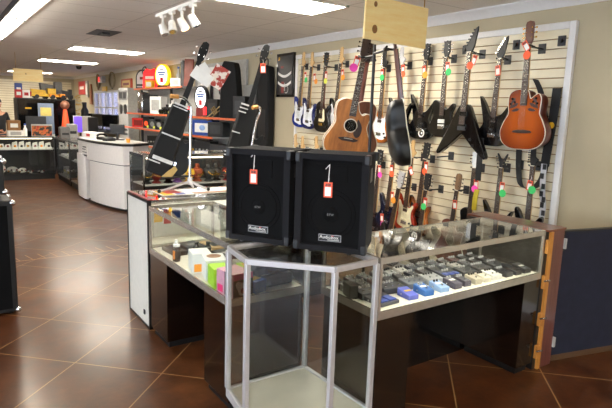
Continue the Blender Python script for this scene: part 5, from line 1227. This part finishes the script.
# ------------------------------------------------------------------ shelving along the tan wall
M_sh = mat('shelf_grey', (150, 150, 148), .5)
t = thing('shelving_unit', 'long grey shelving unit with orange shelf edges along the tan wall', 'shelf', (3.97, 9.8, 0))
MB().box(4.15, 4.185, 7.25, 12.8, .05, 2.08).build('back_panel', mat('shelf_back', (158, 156, 150), .6), t, True)
for y in (7.25, 8.9, 10.85, 12.76): MB().box(4.10, 4.15, y, y + .04, 0, 2.1).build('upright', M_dark, t, True)
MB().box(3.6, 4.15, 7.27, 12.8, 0, .12).build('plinth', M_dark, t, True)
for x0, y0, y1, z in ((3.85, 9.6, 12.45, 2.09), (3.78, 7.27, 12.8, 1.55), (3.72, 8.0, 12.8, 1.235), (3.66, 7.4, 11.4, .90), (3.62, 7.27, 12.8, .55)):
    s_ = MB().box(x0, 4.15, y0, y1, z - .025, z).build('shelf', M_sh, t, True)
    MB().box(x0 - .012, x0, y0, y1, z - .032, z + .003).build('price_strip', M_orange, s_, True)
def oval_sign(label, x, y, z, w, h, ring, base, glow, foot):
    t = thing('lit_sign', label, 'sign', (x, y, z), R(-62))
    n = 28; f = MB()
    def ov(a, b, y_): return [(a * math.cos(2 * PI * k / n), y_, b * math.sin(2 * PI * k / n) + h / 2 + foot) for k in range(n)]
    f.rings([ov(w / 2, h / 2, .04), ov(w / 2, h / 2, -.04)]); f.build('sign_case', ring, t)
    MB().rings([ov(w / 2 * .8, h / 2 * .86, -.04), ov(w / 2 * .8, h / 2 * .86, -.044)]).build('lit_face', glow, t)
    MB().box(-w * .12, w * .12, -.0455, -.044, h * .18 + foot, h * .4 + foot).build('red_glass_mark', M_red, t)
    for z2, ww in ((.62, .3), (.54, .24), (.76, .14)): MB().box(-w * ww, w * ww, -.0455, -.044, h * z2 + foot - .014, h * z2 + foot + .014).build('print_bar', M_blue if z2 < .7 else M_dark, t)
    MB().box(-w * .3, w * .3, -.06, .06, 0, foot + .03).build('foot_block', base, t)
    return t
M_glow = mat('sign_glow', (250, 250, 255), .4, var=0, emit=1.5, emitcol=(250, 250, 255)); M_glowy = mat('sign_glow_ring', (250, 214, 50), .4, var=0, emit=.7, emitcol=(250, 210, 40))
oval_sign('lit oval white sign with yellow rim on the top shelf', 4.0, 11.0, 2.09, .36, .46, M_glowy, M_black, M_glow, .02)
oval_sign('small lit oval white sign on a dark red stand on the middle shelf', 4.0, 9.05, 1.55, .28, .42, M_dark, M_dred, M_glow, .12)
M_redglow = mat('red_glow', (238, 40, 46), .4, var=0, emit=1.2, emitcol=(255, 40, 40))
for i, y in enumerate((8.72, 9.42)):
    t = thing('red_lamp', 'small red lamp beside the small oval sign, %s side' % ('guitar' if i == 0 else 'window'), 'lamp', (3.92, y, 1.55)); MB().lathe([(.05, 0), (.05, .03)], 12).build('lamp_base', M_dark, t); MB().lathe([(.04, .03), (.042, .15), (.02, .17)], 12).build('lamp_shade', M_redglow, t)
t = thing('neon_sign', 'glowing red cut-out sign beside the yellow-rimmed oval sign', 'sign', (4.0, 11.75, 2.09), R(-62))
MB().prism([(-.22, 0), (.2, 0), (.22, .3), (.1, .42), (.0, .38), (-.1, .42), (-.2, .34)], -.02, .02).build('sign_panel', M_redglow, t); MB().box(-.14, .14, -.024, -.02, .08, .17).build('yellow_print', M_yellow, t); MB().box(-.14, .1, -.024, -.02, .2, .26).build('pale_print', M_card, t)
MB().tube(cr([(-.2, -.02, .3), (-.22, -.02, .4), (-.15, -.02, .46), (-.1, -.02, .42)], 3, False), .012, 6).build('black_hook', M_black, t)
t = thing('arched_sign', 'arched chrome and black clock-like sign at the end of the top shelf', 'sign', (3.98, 12.2, 2.09), R(-62))
ar = [(-.2, 0), (.2, 0)] + [(.2 * math.cos(a), .22 + .2 * math.sin(a)) for a in [PI * k / 12 for k in range(13)]]
MB().prism(ar, -.03, .03).build('sign_case', M_dark, t); MB().prism([(p[0] * .8, p[1] * .85 + .03) for p in ar], -.034, -.03).build('silver_face', M_silver, t); MB().box(-.16, .16, -.037, -.034, .06, .1).build('dark_band', M_black, t); MB().box(-.07, .07, -.037, -.034, .2, .26).build('red_print', M_dred, t)
box_item('box', 'yellow and white box in front of the red glowing sign', 'box', 3.93, 11.62, R(-62), .2, .08, .16, M_yellow, M_card, z=2.09)
box_item('box', 'white box under a pale bottle on the top shelf', 'box', 3.98, 10.15, R(-62), .24, .14, .16, M_card, M_lgrey, z=2.09)
t = thing('bottle', 'pale bottle behind the white box on the top shelf', 'bottle', (4.08, 10.35, 2.09)); MB().lathe([(.05, 0), (.052, .22), (.02, .3), (.018, .38)], 14).build('bottle_body', M_lgrey, t); MB().lathe([(.022, .36), (.022, .40)], 10).build('cap', M_blue, t)
t = thing('plank_board', 'dark red wooden board standing at the end of the top shelf', 'board', (4.02, 9.72, 2.09), R(-62)); MB().box(-.1, .1, -.015, .015, 0, .5, Matrix.Rotation(.06, 4, 'Y')).build('board', mat('board_red', (126, 52, 34), .5), t); MB().box(-.17, -.1, -.01, .03, 0, .48).build('dark_side', M_dark, t)
# middle shelf
t = thing('coffee_urn', 'tall chrome cylinder urn on the middle shelf', 'urn', (3.97, 12.15, 1.55)); MB().lathe([(.13, 0), (.14, .02), (.14, .42), (.12, .45), (.03, .47)], 20).build('urn_body', M_chrome, t); MB().lathe([(.145, .01), (.145, .04)], 20).build('base_ring', M_black, t); MB().tube(cr([(0, -.14, .1), (0, -.18, .1), (0, -.18, .3), (0, -.14, .3)], 3, False), .012, 6).build('handle', M_black, t)
box_item('stereo_unit', 'black stereo unit beside the chrome urn', 'stereo', 3.97, 11.72, R(-62), .26, .2, .4, M_black, M_dark, z=1.55)
box_item('speaker_box', 'white box speaker on the middle shelf', 'speaker', 3.97, 11.2, R(-62), .3, .2, .36, M_card, M_lgrey, z=1.55)
for i, (y, h, m, lb) in enumerate(((10.8, .14, M_dark, 'dark camera beside the white box speaker'), (10.55, .2, M_black, 'taller black camera on the middle shelf'), (10.25, .28, M_lgrey, 'pale jug on the middle shelf behind the leaning bass'))):
    t = thing('camera' if i < 2 else 'jug', lb, 'camera' if i < 2 else 'jug', (3.93, y, 1.55), R(-62))
    MB().box(-.08, .08, -.05, .05, 0, h * .75).build('housing', m, t, bevel=.01); MB().cyl((0, -.05, h * .4), (0, -.11, h * .4), .04, n=14).build('lens', M_blackg, t); MB().box(-.03, .03, -.03, .03, h * .75, h).build('top_block', m, t)
    MB().box(.05, .1, -.062, -.055, -.0, .06).build('lime_tag', MATS['dot_lime'], t)
t = thing('standing_case', 'tall black instrument case standing on the middle shelf', 'case', (3.93, 7.78, 1.55), R(-55))
ins = [(-.17, 0), (.15, 0), (.17, .3), (.13, .75), (.10, .86), (-.09, .88), (-.13, .8), (-.15, .4)]
MB().prism(ins, -.09, .09).build('case_body', M_bag, t, bevel=.02); MB().tube(cr([(-.15, -.02, .35), (-.19, -.02, .38), (-.19, -.02, .48), (-.15, -.02, .5)], 3, False), .01, 6).build('handle', M_black, t)
for z in (.2, .4, .62): MB().box(-.17, -.145, -.03, .03, z, z + .03).build('latch', M_gold, t)
t = thing('trumpet', 'brass trumpet lying before the tall black instrument case', 'trumpet', (3.88, 8.25, 1.55), R(-62))
M = Matrix.Translation((0, 0, .11)) @ Matrix.Rotation(R(-35), 4, 'Y')
brs = mat('dull_brass', (150, 130, 92), .3, metal=.9); bl = MB(); bl.lathe([(.011, -.25), (.011, .1), (.02, .2), (.06, .26), (.062, .262)], 16, M @ Matrix.Rotation(PI / 2, 4, 'Y')).build('bell', brs, t)
for k in range(3): MB().cyl((-.05 + .035 * k, 0, -.05), (-.05 + .035 * k, 0, .07), .013, n=10, M=M).build('valve', brs, t)
MB().tube(cr([(-.2, 0, 0), (-.22, 0, -.05), (0, 0, -.05), (.1, 0, -.04), (.1, 0, 0)], 4, False), .009, 6, M=M).build('tubing', brs, t)
box_item('box', 'black box at the middle shelf end near the framed poster', 'box', 3.95, 7.45, R(-62), .22, .16, .34, M_black, M_dark, z=1.55)
box_item('speaker_box', 'dark box speaker between the trumpet and the red lamps', 'speaker', 4.0, 8.5, R(-62), .22, .2, .3, M_black, M_dark, z=1.55)
# lower shelves
box_item('toolbox', 'red toolbox on the lower shelf', 'toolbox', 3.9, 12.15, R(-62), .36, .2, .2, M_red, M_dred, z=1.235, lid=M_red)
for i, (y, m, lb) in enumerate(((11.7, M_black, 'black speaker on the lower shelf by the red toolbox'), (11.3, M_dark, 'dark grey speaker on the lower shelf'), (10.9, M_black, 'small black speaker next to the dark grey one'))):
    t = box_item('speaker_box', lb, 'speaker', 3.92, y, R(-62), .18, .16, .24 - .04 * i, m, z=1.235); MB().cyl((0, -.08, .1), (0, -.086, .1), .055, n=16).build('cone_driver', MATS['dot_coral'] if i == 0 else M_grey, t); MB().box(.02, .07, -.084, -.08, .01, .06).build('lime_tag', MATS['dot_lime'], t)
t = box_item('box', 'blue and white picture box on the lower shelf near the loudspeaker', 'box', 3.88, 8.62, R(-62), .42, .2, .26, M_blue, M_card, z=1.235, fw=.75, fh=.6)
MB().ball((0, -.1, .13), .05, 10, sc=(1.4, .1, 1)).build('pale_picture', mat('picture_pale', (150, 180, 226), .5), t)
box_item('stereo_unit', 'wide black stereo on the lower shelf beside the blue picture box', 'stereo', 3.9, 8.15, R(-62), .3, .2, .24, M_black, M_dark, z=1.235)
for i, (y, w, h, m, lb) in enumerate(((11.1, .3, .2, M_black, 'black amplifier on the shelf under the cameras'), (10.6, .3, .18, M_dark, 'dark mixer on the shelf under the leaning bass'), (10.1, .26, .16, M_grey, 'grey player on the low shelf'), (9.6, .34, .24, M_black, 'black drum module on the low shelf'), (9.1, .3, .22, M_black, 'black boxy amplifier on the low shelf under the blue box'), (8.6, .34, .24, M_black, 'black boxy amplifier on the low shelf near the shelf end'), (7.9, .4, .22, M_dark, 'dark long box at the end of the low shelf'))):
    t = box_item('audio_unit', lb, 'audio unit', 3.88, y, R(-62), w, .24, h, m, z=.90)
    for k in range(4): MB().cyl((-w * .35 + k * w * .23, -.12, h * .4), (-w * .35 + k * w * .23, -.138, h * .4), .016, n=10).build('knob', M_lgrey if k % 2 else M_grey, t)
for i, (y, lb) in enumerate(((9.35, 'brass horn with yellow tag on the low shelf'), (8.85, 'second brass horn on the low shelf nearer the loudspeaker'))):
    t = thing('brass_horn', lb, 'horn', (3.74, y, .90), R(-30)); MB().tube(cr([(-.2, 0, .05), (-.05, 0, .08), (.1, 0, .06), (.18, 0, .03)], 4, False), [.012 + .0014 * k for k in range(13)], 8).build('horn_tube', M_gold, t); MB().lathe([(.02, 0), (.035, .05), (.06, .08)], 14, Matrix.Translation((-.19, 0, .05)) @ Matrix.Rotation(-PI / 2, 4, 'Y')).build('bell', M_gold, t)
    MB().box(.0, .06, -.04, -.036, 0, .05).build('lime_tag', MATS['dot_lime'], t)
    MB().cyl((.0, 0, 0), (0, 0, .06), .01).build('support_peg', M_black, t)
# grey cabinet with two dark discs, monitors under the window
t = thing('speaker_tower', 'tall grey cabinet with two dark round drivers beside the window', 'speaker', (4.04, 13.54, 0), -PI / 2)
MB().box(-.375, .375, -.13, .13, 0, 2.13).build('housing', M_lgrey, t, bevel=.006); MB().box(-.33, .33, -.134, -.13, 1.84, 2.07).build('dark_panel', M_grey, t)
for u in (-.17, .17): MB().cyl((u, -.13, 1.62), (u, -.142, 1.62), .12, n=20).build('driver', M_black, t)
for u in (-.18, .14): MB().box(u - .12, u + .12, -.138, -.134, 1.88, 2.03).build('vent_panel', M_dark, t)
for z in (1.1, 1.0): MB().box(-.3, .3, -.134, -.13, z, z + .05).build('slot', M_dark, t)
t = thing('bench_table', 'long dark bench under the window carrying the black screens', 'table', (3.86, 15.7, 0)); MB().box(-.3, .3, -1.35, 1.35, .98, 1.03).build('table_top', M_dark, t)
for sx in (-.26, .22):
    for sy in (-1.28, 1.24): MB().box(sx, sx + .05, sy, sy + .05, 0, .98).build('leg', M_dark, t)
for i, (y, w) in enumerate(((16.45, .8), (15.55, .8), (14.7, .7))):
    monitor('wide black screen on the bench under the window, %s from the speaker tower' % ('third', 'second', 'first')[i], 3.9, y, 1.03, R(-70), w, .33, M_black, group='black screens under the window')
t = thing('bottle', 'black jug silhouetted on the window bench', 'bottle', (3.72, 16.75, 1.03)); MB().lathe([(.1, 0), (.11, .5), (.06, .6), (.06, .7)], 14).build('bottle_body', M_black, t); MB().lathe([(.065, .68), (.065, .74)], 12).build('cap', M_dark, t)
# wall decorations
def plaque(name, label, cat, y, z, w, h, m, face=None, face2=None):
    t = thing(name, label, cat, (XW - .026, y, z), -PI / 2); MB().box(-w / 2, w / 2, -.02, .02, -h / 2, h / 2).build('panel', m, t, bevel=.004)
    if face: MB().box(-w / 2 * .75, w / 2 * .75, -.022, -.02, -h / 2 * .7, h / 2 * .7).build('printed_face', face, t)
    if face2: MB().box(-w * .3, w * .3, -.0235, -.022, -h * .12, h * .12).build('print', face2, t)
    return t
plaque('wall_sign', 'red sign with white lettering marks high near the back corner', 'sign', 19.0, 2.25, .95, .42, M_red, None, M_card)
plaque('wall_sign', 'pale sheet hung beside the red sign near the back corner', 'sign', 18.35, 2.2, .3, .5, M_lgrey, M_card)
t = thing('wooden_oar', 'brown wooden paddle hanging upright on the wall beside the window', 'paddle', (XW - .03, 17.85, 1.72), -PI / 2); MB().box(-.12, .12, -.015, .015, 0, .5).build('shaft', mat('paddle_brown', (150, 86, 44), .5), t); MB().prism([(-.14, .0), (.14, .0), (.06, .62), (-.06, .62)], -.02, .02).build('blade', MATS['paddle_brown'], t)
plaque('framed_print', 'framed print with red border on the wall above the speaker tower', 'picture', 14.1, 2.25, .85, .26, mat('frame_red', (170, 62, 40), .5), mat('print_cream', (214, 184, 120), .6), M_dred)
plaque('wall_sign', 'small yellow sign above the window', 'sign', 16.25, 2.17, .45, .13, M_yellow)
for i, (y, a, b, lb) in enumerate(((16.95, .17, .2, 'small dark oval wreath high above the window'), (15.45, .26, .2, 'larger dark oval wreath high above the window'))):
    t = thing('wall_wreath', lb, 'wreath', (XW - .03, y, 2.40), -PI / 2); n = 26
    MB().tube([(a * math.cos(2 * PI * k / n), 0, b * math.sin(2 * PI * k / n)) for k in range(n + 1)], .024, 8).build('ring', mat('wreath_brown', (150, 136, 104), .7), t); MB().cbox((0, 0, -b - .02), (.05, .03, .05)).build('bow', M_dred if i == 0 else M_dark, t)
t = thing('exit_light', 'small red and white emergency light above the window', 'light', (XW - .06, 16.4, 2.42), -PI / 2); MB().box(-.22, .22, -.05, .05, -.08, .1).build('housing', M_lgrey, t, bevel=.01); MB().box(-.2, -.02, -.055, -.05, -.05, .08).build('red_lens', M_redglow, t); MB().ball((.12, -.05, .03), .045, 10).build('lamp', M_card, t)
plaque('whiteboard', 'framed whiteboard behind the dangling cards on the tan wall', 'board', 8.7, 2.27, 2.0, .42, M_lgrey, M_card)
# black bag hung on the wall beside the poster
t = thing('hanging_gig_bag', 'long black padded bag hanging on the wall beside the framed poster', 'bag', (4.12, 7.02, 1.1), -PI / 2)
MB().prism([(-.15, 0), (.15, 0), (.17, .15), (.17, .95), (.14, 1.22), (-.1, 1.26), (-.15, 1.1), (-.17, .4)], -.06, .06).build('bag_body', M_bag, t, bevel=.025); MB().tube(cr([(-.05, 0, 1.24), (-.04, 0, 1.33), (.04, 0, 1.33), (.05, 0, 1.24)], 4, False), .01, 6).build('hanging_loop', M_black, t)
MB().box(-.11, .11, -.066, -.06, .2, .6).build('front_pocket', M_black, t, bevel=.005)
MB().cyl((0, .06, 1.325), (0, -.02, 1.325), .008, n=8).build('hook', M_chrome, t)

# ------------------------------------------------------------------ camera, world
cam = bpy.data.cameras.new('camera'); cam.sensor_width = 36; cam.lens = 36 * 535 / 612; cam.clip_start = .05; cam.clip_end = 200
co = bpy.data.objects.new('camera', cam); C.objects.link(co)
AZ, PT, RL = R(35), R(9.65), R(1.85)
fw = Vector((math.sin(AZ) * math.cos(PT), math.cos(AZ) * math.cos(PT), -math.sin(PT)))
r0 = Vector((math.cos(AZ), -math.sin(AZ), 0)); u0 = r0.cross(fw)
rr = r0 * math.cos(RL) + u0 * math.sin(RL); uu = u0 * math.cos(RL) - r0 * math.sin(RL)
mw = Matrix((rr, uu, -fw)).transposed().to_4x4(); mw.translation = (0, 0, 1.67)
co.matrix_world = mw
bpy.context.scene.camera = co
wd = bpy.data.worlds.new('world'); bpy.context.scene.world = wd; wd.use_nodes = True
bg = wd.node_tree.nodes['Background']; bg.inputs[0].default_value = (.72, .82, 1, 1); bg.inputs[1].default_value = 6.5
vs = bpy.context.scene.view_settings
vs.view_transform = 'Standard'; vs.look = 'None'; vs.exposure = .38; vs.gamma = 1; vs.use_curve_mapping = False
